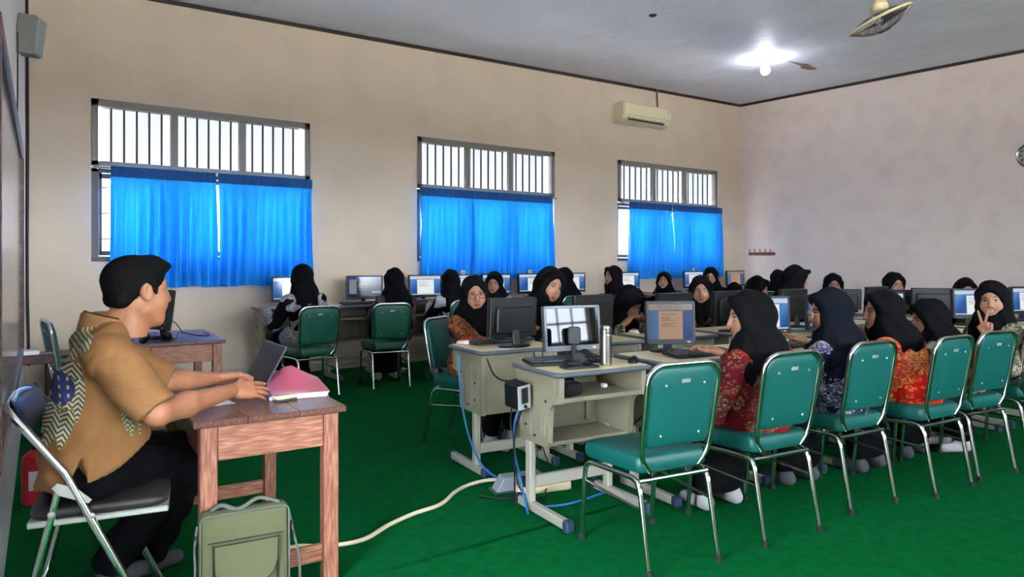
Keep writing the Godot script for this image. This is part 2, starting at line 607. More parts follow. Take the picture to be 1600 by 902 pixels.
func window(k: int, x0: float, x1: float) -> void:
	var w := thing("window_%d" % k, "", "window", Vector3(x0, 0, ZW))
	w.name = "window_%d" % k
	w.remove_meta("category")
	w.set_meta("label", ["wide window nearest the teacher with grey barred transom above blue curtains", "middle window with grey barred transom above two blue curtains", "far window by the corner with grey barred transom above blue curtains"][k - 1])
	w.set_meta("kind", "structure")
	var W := x1 - x0
	var yt := 2.83
	var b := MB.new()
	# transom frame stands a little proud of the wall
	bx(b, W / 2, yt - 0.035, -0.03, W, 0.07, 0.10)
	bx(b, 0.03, (RAIL + yt) / 2, -0.03, 0.06, yt - RAIL, 0.10)
	bx(b, W - 0.03, (RAIL + yt) / 2, -0.03, 0.06, yt - RAIL, 0.10)
	bx(b, W / 2, RAIL + 0.02, -0.03, W, 0.05, 0.10)
	obj("transom_frame", b, M.frame_grey, w)
	var bay := (W - 0.12) / 3.0
	for i in 2:
		b = MB.new()
		bx(b, 0.06 + bay * (i + 1), (RAIL + yt) / 2, -0.035, 0.065, yt - RAIL - 0.08, 0.08)
		obj("mullion", b, M.frame_grey, w)
	for i in 3:
		for j in 5:
			b = MB.new()
			var xx := 0.06 + bay * i + bay * (j + 1) / 6.0
			bx(b, xx, (RAIL + yt) / 2, -0.05, 0.018, yt - RAIL - 0.1, 0.018)
			obj("transom_bar", b, M.bar_dark, w)
		b = MB.new()
		bx(b, 0.06 + bay * (i + 0.5), (RAIL + yt) / 2, -0.10, bay - 0.05, yt - RAIL - 0.1, 0.006)
		obj("frosted_pane", b, M.frosted_glass, w)
	# lower sash window behind the curtains
	b = MB.new()
	bx(b, W / 2, 1.285, -0.06, W, 0.05, 0.14)
	bx(b, W / 2, RAIL - 0.035, -0.09, W, 0.05, 0.08)
	for xx in [0.035, W / 3, W * 2 / 3, W - 0.035]: bx(b, xx, (1.26 + RAIL) / 2, -0.09, 0.07, RAIL - 1.3, 0.08)
	obj("lower_frame", b, M.frame_dark, w)
	for i in 3:
		b = MB.new()
		var a := W / 3 * i + 0.035
		var c := W / 3 * (i + 1) - 0.035
		for xx in [a + 0.04, c - 0.04]: bx(b, xx, 1.73, -0.1, 0.05, RAIL - 1.38, 0.035)
		for yy in [1.34, RAIL - 0.09]: bx(b, (a + c) / 2, yy, -0.1, c - a, 0.05, 0.035)
		obj("sash", b, M.frame_dark, w)
		b = MB.new()
		bx(b, (a + c) / 2, 1.73, -0.1, c - a - 0.1, RAIL - 1.44, 0.005)
		obj("pane", b, M.clear_glass, w)
	for yy in [1.48, 1.73, 1.98]:
		b = MB.new()
		bx(b, W / 2, yy, -0.06, W - 0.1, 0.012, 0.012)
		obj("window_bar", b, M.bar_dark, w)
	b = MB.new()
	tube(b, [Vector3(0.0, RAIL - 0.025, 0.06), Vector3(W, RAIL - 0.025, 0.06)], 0.009, 8)
	for xx in [0.05, W / 2, W - 0.05]: bx(b, xx, RAIL - 0.02, 0.03, 0.02, 0.03, 0.07)
	obj("curtain_rod", b, M.frame_grey, w)

func curtain(x0: float, x1: float, y_bottom: float, pleats: int, sd: int, flare: float, label: String, gap := 0.0) -> void:
	var rng := RandomNumberGenerator.new()
	rng.seed = sd
	var o := thing("curtain", label, "curtain", Vector3(x0, 0, ZW + 0.075), 0.0, "blue pleated curtains on the window wall")
	var W := x1 - x0
	var ph := []
	var am := []
	for i in pleats + 2:
		ph.append(rng.randf_range(-0.5, 0.5)); am.append(rng.randf_range(0.55, 1.25))
	var nu := pleats * 10 + 1
	for side in 2:
		var pts := []
		var ys := [RAIL - 0.005, RAIL - 0.03, RAIL - 0.07, RAIL - 0.11, RAIL - 0.2, RAIL - 0.4, RAIL - 0.6, RAIL - 0.8, RAIL - 1.0, y_bottom + 0.06, y_bottom]
		for j in ys.size():
			var y: float = ys[j]
			var row := []
			var d: float = clampf((RAIL - y) / (RAIL - y_bottom), 0, 1)
			for i in nu:
				var u := float(i) / (nu - 1)
				var k := int(u * pleats)
				var f := u * pleats
				var amp: float = lerpf(am[mini(k, pleats)], am[mini(k + 1, pleats + 1)], f - k)
				var z := 0.0
				if d < 0.13:
					z = 0.012 * pow(absf(cos(PI * f)), 6.0) * (1.0 if d > 0.02 else 0.7)
				else:
					z = (0.012 + 0.034 * minf(1.0, (d - 0.13) * 3.0)) * amp * cos(TAU * f + (ph[mini(k, pleats)] * d)) + 0.006 * sin(TAU * f * 2.3 + d * 3.0 + sd)
				var x := u * W + flare * d * (u - 0.5) * 2.0 + 0.006 * sin(TAU * f + 1.0) * d + gap * sin(d * PI) * (0.5 - u)
				row.append(Vector3(x, y + 0.006 * sin(f * 1.7 + sd) * d, z + 0.014 + side * 0.003))
			pts.append(row)
		if side == 0:
			var b := MB.new()
			grid(b, pts)
			obj("drape", b, M.curtain_blue, o)
		else:
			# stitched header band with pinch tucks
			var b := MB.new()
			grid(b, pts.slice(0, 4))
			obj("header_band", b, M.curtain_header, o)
# ---------------------------------------------------------------- furniture
const ROW0 := Vector3(2.116, 0, -2.534)      # near left corner of the first desk of the double row
const RU := Vector3(0.9945, 0, 0.105)
const RV := Vector3(0.105, 0, -0.9945)
const RYAW := -0.105

func row(s: float, t: float, y := 0.0) -> Vector3:
	return ROW0 + RU * s + RV * t + Vector3(0, y, 0)

func wood(called: String, sd: int, dark: Color, mid: Color, pale: Color, scale: Vector3, rough: float) -> void:
	var m := mat(called, Color.WHITE, rough)
	m.albedo_texture = noise_tex(sd, 0.012, [[0.0, dark], [0.35, mid.lerp(dark, 0.35)], [0.55, mid], [0.8, pale], [1.0, pale.lightened(0.1)]], 512, 5)
	tri(m, scale)
	m.heightmap_enabled = true
	m.heightmap_texture = m.albedo_texture
	m.heightmap_scale = 0.06

func materials_objects() -> void:
	var ch := mat("chrome", Color(0.80, 0.81, 0.80), 0.16, 1.0)
	ch.metallic_specular = 0.6
	mat("silver_light", srgb(176, 178, 180), 0.35, 0.2)
	mat("steel", Color(0.62, 0.60, 0.57), 0.28, 1.0)
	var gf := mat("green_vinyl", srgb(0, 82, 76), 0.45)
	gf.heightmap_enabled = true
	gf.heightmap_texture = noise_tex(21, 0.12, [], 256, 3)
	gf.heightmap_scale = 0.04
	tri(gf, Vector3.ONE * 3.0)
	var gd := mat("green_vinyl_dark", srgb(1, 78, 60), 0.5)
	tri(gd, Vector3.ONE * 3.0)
	mat("rubber_black", srgb(22, 22, 24), 0.7)
	mat("plate_silver", srgb(190, 186, 180), 0.35, 0.6)
	mat("laminate", srgb(222, 206, 164), 0.38)
	mat("edge_band", srgb(84, 92, 100), 0.45)
	var dp := mat("desk_panel", srgb(150, 143, 122), 0.42)
	dp.albedo_texture = noise_tex(22, 0.01, [[0.0, Color(0.86, 0.85, 0.83)], [0.6, Color(0.97, 0.97, 0.96)], [1.0, Color(1, 1, 1)]], 256, 4)
	tri(dp, Vector3.ONE * 1.2)
	mat("desk_steel", srgb(168, 162, 146), 0.4)
	mat("cap_blue", srgb(44, 60, 84), 0.5)
	mat("black_plastic", srgb(15, 16, 18), 0.42)
	mat("black_gloss", srgb(14, 14, 16), 0.16)
	mat("charcoal", srgb(34, 37, 42), 0.5)
	mat("silver_plastic", srgb(70, 75, 81), 0.35, 0.2)
	mat("key_black", srgb(58, 60, 65), 0.5)
	mat("cream_plastic", srgb(226, 210, 168), 0.45)
	mat("ac_cream", srgb(226, 214, 180), 0.45)
	mat("white_plastic", srgb(226, 226, 222), 0.4)
	mat("grey_plastic", srgb(146, 150, 158), 0.45)
	mat("red_plastic", srgb(204, 34, 46), 0.35)
	mat("cable_cream", srgb(214, 198, 166), 0.5)
	mat("cable_blue", srgb(24, 104, 170), 0.45)
	mat("cable_black", srgb(18, 18, 20), 0.5)
	mat("paper", srgb(232, 230, 236), 0.7)
	wood("wood_v", 31, srgb(112, 64, 48), srgb(146, 92, 70), srgb(172, 118, 94), Vector3(15, 1.3, 15), 0.5)
	wood("wood_x", 32, srgb(112, 64, 46), srgb(148, 94, 70), srgb(172, 118, 92), Vector3(1.3, 15, 15), 0.5)
	wood("wood_z", 33, srgb(74, 46, 38), srgb(98, 63, 52), srgb(120, 82, 68), Vector3(13, 13, 1.2), 0.28)
	wood("wood_dark", 34, srgb(48, 30, 26), srgb(72, 46, 40), srgb(96, 64, 56), Vector3(1, 6, 6), 0.45)
	wood("hook_wood", 35, srgb(96, 50, 36), srgb(128, 74, 54), srgb(150, 92, 70), Vector3(6, 6, 1), 0.45)

# ---- stacking chair; faces +Z, origin on the floor under the seat
func make_chair(label: String, group: String, fabric: StandardMaterial3D) -> Node3D:
	var t := thing("stacking_chair", label, "chair", Vector3.ZERO, 0.0, group)
	t.set_meta("base", "stacking_chair")
	var b := MB.new()
	var seat_poly := PackedVector2Array()
	for p in [[0.205, 0.225, 0.05], [-0.205, 0.225, 0.05], [-0.185, -0.185, 0.04], [0.185, -0.185, 0.04]]:
		var cx: float = p[0] - signf(p[0]) * p[2]
		var cy: float = p[1] - signf(p[1]) * p[2]
		var a0: float = {Vector2(1, 1): 0.0, Vector2(-1, 1): PI / 2, Vector2(-1, -1): PI, Vector2(1, -1): 1.5 * PI}[Vector2(signf(p[0]), signf(p[1]))]
		for k in 6: seat_poly.append(Vector2(cx, cy) + Vector2.from_angle(a0 + PI / 10 * k) * p[2])
	cushion(b, Transform3D(Basis(Vector3.RIGHT, PI / 2 + 0.04), Vector3(0, 0.425, 0.01)), 0.4, 0.4, 0.07, 0.05, 0.012, _flip(seat_poly))
	obj("seat", b, fabric, t)
	# backrest: a padded board leaning back, rounded at the top
	var lean := Transform3D(Basis(Vector3.RIGHT, -0.17), Vector3(0, 0.455, -0.175))
	b = MB.new()
	var bp := PackedVector2Array()
	for q in [[0.180, 0.388, 0.075, 0.0], [-0.180, 0.388, 0.075, PI / 2], [-0.166, 0.045, 0.03, PI], [0.166, 0.045, 0.03, 1.5 * PI]]:
		var cx: float = q[0] - signf(q[0]) * q[2]
		var cy: float = (q[1] - q[2] if q[1] > 0.2 else q[1] + q[2]) - 0.215
		for k in 7: bp.append(Vector2(cx, cy) + Vector2.from_angle(q[3] + PI / 12 * k) * q[2])
	cushion(b, lean * Transform3D(Basis(), Vector3(0, 0.215, 0.012)), 0.4, 0.4, 0.03, 0.05, 0.006, bp)
	var back := obj("backrest", b, fabric, t)
	b = MB.new()
	box(b, lean * Transform3D(Basis(), Vector3(0.0, 0.33, -0.0125)), Vector3(0.045, 0.016, 0.003), 0.001)
	obj("label_plate", b, M.plate_silver, back)
	for q in [[-0.1, 0.315], [0.1, 0.315], [-0.1, 0.1], [0.1, 0.1]]:
		b = MB.new()
		lathe(b, lean * Transform3D(Basis(Vector3.RIGHT, -PI / 2), Vector3(q[0], q[1], -0.011)), [Vector2(0.006, 0), Vector2(0.005, 0.003), Vector2(0, 0.004)], 8)
		obj("screw", b, M.plate_silver, back)
	# back frame: one bent tube round the board
	b = MB.new()
	var fp := [lean * Vector3(-0.125, -0.055, 0.0), lean * Vector3(-0.172, 0.0, 0.0), lean * Vector3(-0.181, 0.09, 0), lean * Vector3(-0.187, 0.40, 0), lean * Vector3(0.187, 0.40, 0), lean * Vector3(0.181, 0.09, 0), lean * Vector3(0.172, 0.0, 0), lean * Vector3(0.125, -0.055, 0)]
	tube(b, soft(fp, 0.085, 7), 0.0115, 10)
	obj("back_frame", b, M.chrome, t)
	for s in [-1.0, 1.0]:
		b = MB.new()
		var sp := [Vector3(s * 0.20, 0.0, 0.235), Vector3(s * 0.197, 0.365, 0.205), Vector3(s * 0.18, 0.375, -0.165), Vector3(s * 0.182, 0.0, -0.235)]
		tube(b, soft(sp, 0.06, 6), 0.0115, 10)
		obj("leg_frame", b, M.chrome, t)
		b = MB.new()
		tube(b, [Vector3(s * 0.198, 0.275, 0.212), Vector3(s * 0.181, 0.255, -0.187)], 0.006, 8)
		obj("stretcher", b, M.chrome, t)
		for z in [0.235, -0.235]:
			b = MB.new()
			lathe(b, Transform3D(Basis(), Vector3(s * (0.20 if z > 0 else 0.182), 0, z)), [Vector2(0, 0), Vector2(0.015, 0), Vector2(0.014, 0.025), Vector2(0.012, 0.03)], 10)
			obj("rubber_foot", b, M.rubber_black, t)
	b = MB.new()
	tube(b, [Vector3(-0.18, 0.368, -0.165), Vector3(0.18, 0.368, -0.165)], 0.0105, 8)
	obj("crossbar", b, M.chrome, t)
	b = MB.new()
	tube(b, [Vector3(-0.196, 0.364, 0.17), Vector3(0.196, 0.364, 0.17)], 0.0105, 8)
	obj("crossbar", b, M.chrome, t)
	return t

func _flip(p: PackedVector2Array) -> PackedVector2Array:
	return p

# ---- school computer desk; the user sits on +Z
const DW := 0.56
const DD := 0.43
func make_desk(label: String, group: String) -> Node3D:
	var t := thing("computer_desk", label, "desk", Vector3.ZERO, 0.0, group)
	t.set_meta("base", "computer_desk")
	var b := MB.new()
	prism(b, Transform3D(Basis(Vector3.RIGHT, -PI / 2), Vector3(0, 0.729, 0)), rrect(DW, DD, 0.03), 0.022, 0.002)
	var top := obj("tabletop", b, M.laminate, t)
	b = MB.new()
	var rim := []
	for p in rrect(DW + 0.006, DD + 0.006, 0.03, 5): rim.append(Vector3(p.x, 0.728, p.y))
	tube(b, rim, 0.0125, 8, true, 1.0)
	obj("edge_band", b, M.edge_band, top)
	for s in [-1.0, 1.0]:
		b = MB.new()
		var poly := PackedVector2Array([Vector2(-0.195, 0.36), Vector2(0.085, 0.36), Vector2(0.10, 0.385), Vector2(0.105, 0.50)])
		for k in 6:
			var a := PI - PI / 2 * k / 5.0
			poly.append(Vector2(0.165, 0.525) + Vector2(cos(a) * 0.058, sin(a) * 0.058))
		poly.append_array(PackedVector2Array([Vector2(0.198, 0.59), Vector2(0.20, 0.717), Vector2(-0.195, 0.717)]))
		# poly is in (z, y); turn so that local x of the prism is world z
		var bs := Basis(Vector3(0, 0, 1), Vector3(0, 1, 0), Vector3(-1, 0, 0))
		prism(b, Transform3D(bs, Vector3(s * (DW / 2 - 0.03), 0, 0)), poly, 0.028, 0.004)
		var sp := obj("side_panel", b, M.desk_panel, t)
		b = MB.new()
		for off in [0.03, 0.055]:
			var ln := [Vector3(0, 0.385 + off, 0.10 - off), Vector3(0, 0.50, 0.10 - off), Vector3(0, 0.565, 0.13 - off), Vector3(0, 0.595, 0.17 - off), Vector3(0, 0.70, 0.195 - off)]
			var q := []
			for p in ln: q.append(p + Vector3(s * (DW / 2 - 0.0165), 0, 0))
			tube(b, soft(q, 0.04, 4), 0.0045, 6)
		for zz in [-0.15, -0.06]:
			tube(b, [Vector3(s * (DW / 2 - 0.0165), 0.40, zz), Vector3(s * (DW / 2 - 0.0165), 0.64, zz)], 0.0045, 6)
		obj("raised_rib", b, M.desk_panel, sp)
		for q in [[0.44, -0.105], [0.54, -0.105], [0.585, 0.08], [0.40, -0.02]]:
			b = MB.new()
			lathe(b, Transform3D(Basis(Vector3.BACK, -s * PI / 2), Vector3(s * (DW / 2 - 0.017), q[0], q[1])), [Vector2(0.008, 0), Vector2(0.007, 0.005), Vector2(0, 0.006)], 8)
			obj("bolt", b, M.rubber_black, sp)
	b = MB.new()
	bx(b, 0, 0.54, -0.185, DW - 0.085, 0.355, 0.018, 0.004)
	bx(b, -0.17, 0.47, -0.17, 0.03, 0.14, 0.02, 0.004)
	bx(b, 0.17, 0.47, -0.17, 0.03, 0.14, 0.02, 0.004)
	obj("back_panel", b, M.desk_panel, t)
	b = MB.new()
	bx(b, 0, 0.598, 0.005, DW - 0.085, 0.012, 0.37, 0.003)
	bx(b, 0, 0.602, 0.192, DW - 0.085, 0.024, 0.014, 0.004)
	obj("shelf", b, M.desk_panel, t)
	b = MB.new()
	bx(b, 0, 0.372, -0.05, DW - 0.085, 0.014, 0.26, 0.003)
	bx(b, 0, 0.372, 0.082, DW - 0.085, 0.02, 0.014, 0.004)
	obj("lower_ledge", b, M.desk_panel, t)
	for s in [-1.0, 1.0]:
		b = MB.new()
		bx(b, s * (DW / 2 - 0.035), 0.215, -0.09, 0.036, 0.35, 0.05, 0.006)
		obj("post", b, M.desk_steel, t)
		b = MB.new()
		bx(b, s * (DW / 2 - 0.035), 0.03, 0.02, 0.04, 0.045, 0.42, 0.006)
		var ft := obj("foot", b, M.desk_steel, t)
		for z in [-0.205, 0.245]:
			b = MB.new()
			bx(b, s * (DW / 2 - 0.035), 0.028, z, 0.046, 0.056, 0.045, 0.008)
			obj("foot_cap", b, M.cap_blue, ft)
	b = MB.new()
	bx(b, 0, 0.145, -0.09, DW - 0.1, 0.06, 0.03, 0.005)
	obj("beam", b, M.desk_steel, t)
	return t

# ---- flat monitor; screen faces +Z; origin on the desk
func make_monitor(label: String, group: String, w: float, h: float, shell: StandardMaterial3D, screen: StandardMaterial3D, at: Vector3, yaw: float, tilt := 0.08, lift := 0.085) -> Node3D:
	var t := thing("monitor", label, "monitor", at, yaw, group)
	t.set_meta("base", "monitor")
	var x := Transform3D(Basis(Vector3.RIGHT, -tilt), Vector3(0, lift + h / 2, 0))
	var b := MB.new()
	prism(b, x * Transform3D(Basis(), Vector3(0, 0, -0.014)), rrect(w, h, 0.012, 3), 0.034, 0.004)
	# stepped back cover
	prism(b, x * Transform3D(Basis(), Vector3(0, -0.012, -0.042)), rrect(w * 0.8, h * 0.66, 0.02, 3), 0.03, 0.008)
	obj("housing", b, shell, t)
	b = MB.new()
	var bz := 0.015
	for e in [[0, h / 2 - bz / 2, w, bz], [0, -h / 2 + bz, w, bz * 2], [-w / 2 + bz / 2, 0, bz, h], [w / 2 - bz / 2, 0, bz, h]]:
		box(b, x * Transform3D(Basis(), Vector3(e[0], e[1], 0.005)), Vector3(e[2], e[3], 0.008), 0.002)
	var bez := obj("bezel", b, shell, t)
	b = MB.new()
	box(b, x * Transform3D(Basis(), Vector3(w * 0.36, -h / 2 + bz, 0.0095)), Vector3(0.02, 0.006, 0.003), 0.001)
	obj("power_button", b, M.plate_silver, bez)
	b = MB.new()
	b.quad(x * Vector3(-w / 2 + bz, -h / 2 + bz * 2, 0.0045), x * Vector3(w / 2 - bz, -h / 2 + bz * 2, 0.0045), x * Vector3(w / 2 - bz, h / 2 - bz, 0.0045), x * Vector3(-w / 2 + bz, h / 2 - bz, 0.0045))
	obj("screen", b, screen, t)
	b = MB.new()
	box(b, Transform3D(Basis(Vector3.RIGHT, 0.12), Vector3(0, lift * 0.62 + 0.02, -0.05)), Vector3(0.05, lift * 1.3 + 0.06, 0.018), 0.004)
	obj("stand_neck", b, shell, t)
	b = MB.new()
	lathe(b, Transform3D(Basis().scaled(Vector3(1.25, 1, 0.9)), Vector3(0, 0.0, -0.035)), [Vector2(0, 0), Vector2(0.088, 0), Vector2(0.088, 0.006), Vector2(0.08, 0.011), Vector2(0.03, 0.016), Vector2(0, 0.016)], 24)
	obj("stand_base", b, shell, t)
	return t

func make_keyboard(label: String, group: String, at: Vector3, yaw: float) -> Node3D:
	var t := thing("keyboard", label, "keyboard", at, yaw, group)
	t.set_meta("base", "keyboard")
	var b := MB.new()
	var x := Transform3D(Basis(Vector3.RIGHT, 0.07), Vector3(0, 0.014, 0))
	prism(b, x * Transform3D(Basis(Vector3.RIGHT, -PI / 2), Vector3.ZERO), rrect(0.43, 0.15, 0.014, 3), 0.016, 0.004)
	obj("case", b, M.black_plastic, t)
	b = MB.new()
	for r in 6:
		var cnt := 15
		for k in cnt:
			if r == 5 and k > 3 and k < 9:
				if k == 6: box(b, x * Transform3D(Basis(), Vector3(-0.196 + 0.0187 * 6, 0.011, -0.052 + 0.0195 * r)), Vector3(0.09, 0.009, 0.0155), 0.002)
				continue
			box(b, x * Transform3D(Basis(), Vector3(-0.196 + 0.0187 * k, 0.011, -0.052 + 0.0195 * r)), Vector3(0.0155, 0.009, 0.0155), 0.0025)
		for k in 5:
			box(b, x * Transform3D(Basis(), Vector3(0.106 + 0.0215 * k, 0.011, -0.052 + 0.0195 * r)), Vector3(0.0155, 0.009, 0.0155), 0.0025)
	var kk := obj("keys", b, M.key_black, t)
	kk.set_meta("kind", "stuff")
	return t

func make_mouse(label: String, at: Vector3, yaw: float, body: StandardMaterial3D, shell: StandardMaterial3D, group := "") -> Node3D:
	var t := thing("mouse", label, "mouse", at, yaw, group)
	t.set_meta("base", "mouse")
	for part in 2:
		var pts := []
		for j in 9:
			var row := []
			var ph := PI / 2 * j / 8.0
			for i in 20:
				var a := TAU * i / 20
				var r := cos(ph)
				var hh := 0.034 if part == 1 else 0.028
				var s := 1.0 if part == 0 else 0.93
				var z := sin(a) * 0.052 * r * s
				row.append(Vector3(cos(a) * 0.031 * r * s * (1.0 - 0.12 * cos(2 * a)), 0.002 + hh * sin(ph) * (1.0 - 4.0 * z) * (1.0 if part == 0 else 1.0) - (0.0 if part == 0 else 0.0025), z))
			pts.append(row)
		var b := MB.new()
		grid(b, pts, true)
		obj("mouse_body" if part == 0 else "mouse_shell", b, body if part == 0 else shell, t)
	var b := MB.new()
	lathe(b, Transform3D(Basis(Vector3.BACK, PI / 2), Vector3(-0.004, 0.027, 0.028)), [Vector2(0, 0), Vector2(0.007, 0), Vector2(0.007, 0.007), Vector2(0, 0.007)], 12)
	obj("scroll_wheel", b, M.rubber_black, t)
	return t

# ---- wooden teacher's table: long side along z, origin at the centre on the floor
func wooden_table(label: String, w: float, d: float, h: float, at: Vector3, yaw: float, top: StandardMaterial3D) -> Node3D:
	var t := thing("wooden_table", label, "table", at, yaw)
	var b := MB.new()
	var boards := 3
	for k in boards:
		b = MB.new()
		bx(b, -w / 2 + w / boards * (k + 0.5), h - 0.012, 0, w / boards - 0.0012, 0.024, d, 0.0025)
		obj("tabletop_board", b, top, t)
	for sx in [-1, 1]:
		for sz in [-1, 1]:
			b = MB.new()
			bx(b, sx * (w / 2 - 0.055), (h - 0.024) / 2, sz * (d / 2 - 0.045), 0.058, h - 0.026, 0.058, 0.004)
			obj("leg", b, M.wood_v, t)
	for sz in [-1, 1]:
		b = MB.new()
		bx(b, 0, h - 0.09, sz * (d / 2 - 0.035), w - 0.17, 0.125, 0.022, 0.003)
		obj("apron", b, M.wood_x, t)
		b = MB.new()
		bx(b, 0, 0.13, sz * (d / 2 - 0.045), w - 0.168, 0.065, 0.025, 0.003)
		obj("lower_rail", b, M.wood_x, t)
	for sx in [-1, 1]:
		b = MB.new()
		bx(b, sx * (w / 2 - 0.045), h - 0.09, 0, 0.022, 0.125, d - 0.15, 0.003)
		obj("apron", b, M.wood_z, t)
	return t

# screen pictures
func screen_mat(called: String, kind: int, glow: float) -> StandardMaterial3D:
	var im := Image.create(256, 192, false, Image.FORMAT_RGB8)
	var rng := RandomNumberGenerator.new()
	rng.seed = kind * 7 + 3
	if kind == 0 or kind == 2:
		for y in 192:
			for x in 256:
				var k := 0.5 + 0.5 * sin(x * 0.03 + y * 0.02)
				im.set_pixel(x, y, srgb(40, 84, 150).lerp(srgb(96, 150, 214), k * (1.0 - y / 260.0)))
		im.fill_rect(Rect2i(0, 0, 256, 30), srgb(214, 224, 238))
		im.fill_rect(Rect2i(0, 0, 256, 8), srgb(176, 196, 226))
		for k in 14: im.fill_rect(Rect2i(6 + k * 17, 12, 10, 12), srgb(180, 190, 208))
		im.fill_rect(Rect2i(0, 184, 256, 8), srgb(196, 212, 226))
		var pg := Rect2i(60, 36, 140, 146) if kind == 0 else Rect2i(86, 40, 150, 150)
		im.fill_rect(pg, srgb(236, 238, 240))
		for k in 8:
			if k != 2: im.fill_rect(Rect2i(pg.position.x + 14, pg.position.y + 18 + k * 7, int(rng.randf_range(30, 100)), 2), srgb(120, 124, 132))
	elif kind == 1:
		im.fill(srgb(30, 42, 70))
		im.fill_rect(Rect2i(0, 0, 256, 22), srgb(42, 56, 132))
		im.fill_rect(Rect2i(10, 24, 60, 140), srgb(120, 128, 140))
		im.fill_rect(Rect2i(66, 44, 130, 112), srgb(10, 12, 24))
		for k in 5: im.fill_rect(Rect2i(80, 62 + k * 9, int(rng.randf_range(30, 90)), 3), [srgb(214, 70, 130), srgb(90, 120, 180), srgb(170, 80, 90)][k % 3])
		for k in 3: im.fill_rect(Rect2i(184 + k * 22, 140, 16, 20), srgb(150, 160, 176))
		im.fill_rect(Rect2i(0, 182, 256, 10), srgb(26, 30, 40))
	elif kind == 3:
		for y in 192:
			for x in 256:
				im.set_pixel(x, y, srgb(52, 76, 120).lerp(srgb(84, 112, 150), sin(x * 0.02) * 0.5 + 0.5))
		im.fill_rect(Rect2i(0, 0, 256, 34), srgb(150, 134, 120))
		im.fill_rect(Rect2i(0, 0, 256, 8), srgb(120, 122, 134))
		for k in 12: im.fill_rect(Rect2i(8 + k * 20, 14, 10, 12), srgb(132, 120, 110))
		im.fill_rect(Rect2i(58, 40, 140, 152), srgb(168, 138, 114))
		for k in 9:
			if k not in [1, 5]: im.fill_rect(Rect2i(74, 58 + k * 8, int(rng.randf_range(24, 110)), 2), srgb(84, 66, 60))
	else:
		im.fill(srgb(10, 11, 13))
	var tx := ImageTexture.create_from_image(im)
	var m := mat(called, Color(0.03, 0.03, 0.035), 0.12)
	m.emission_enabled = true
	m.emission_texture = tx
	m.emission_operator = BaseMaterial3D.EMISSION_OP_MULTIPLY
	m.emission = Color.WHITE
	m.emission_energy_multiplier = glow
	return m
# ---------------------------------------------------------------- who and what stands where
const EXPO := 1.95

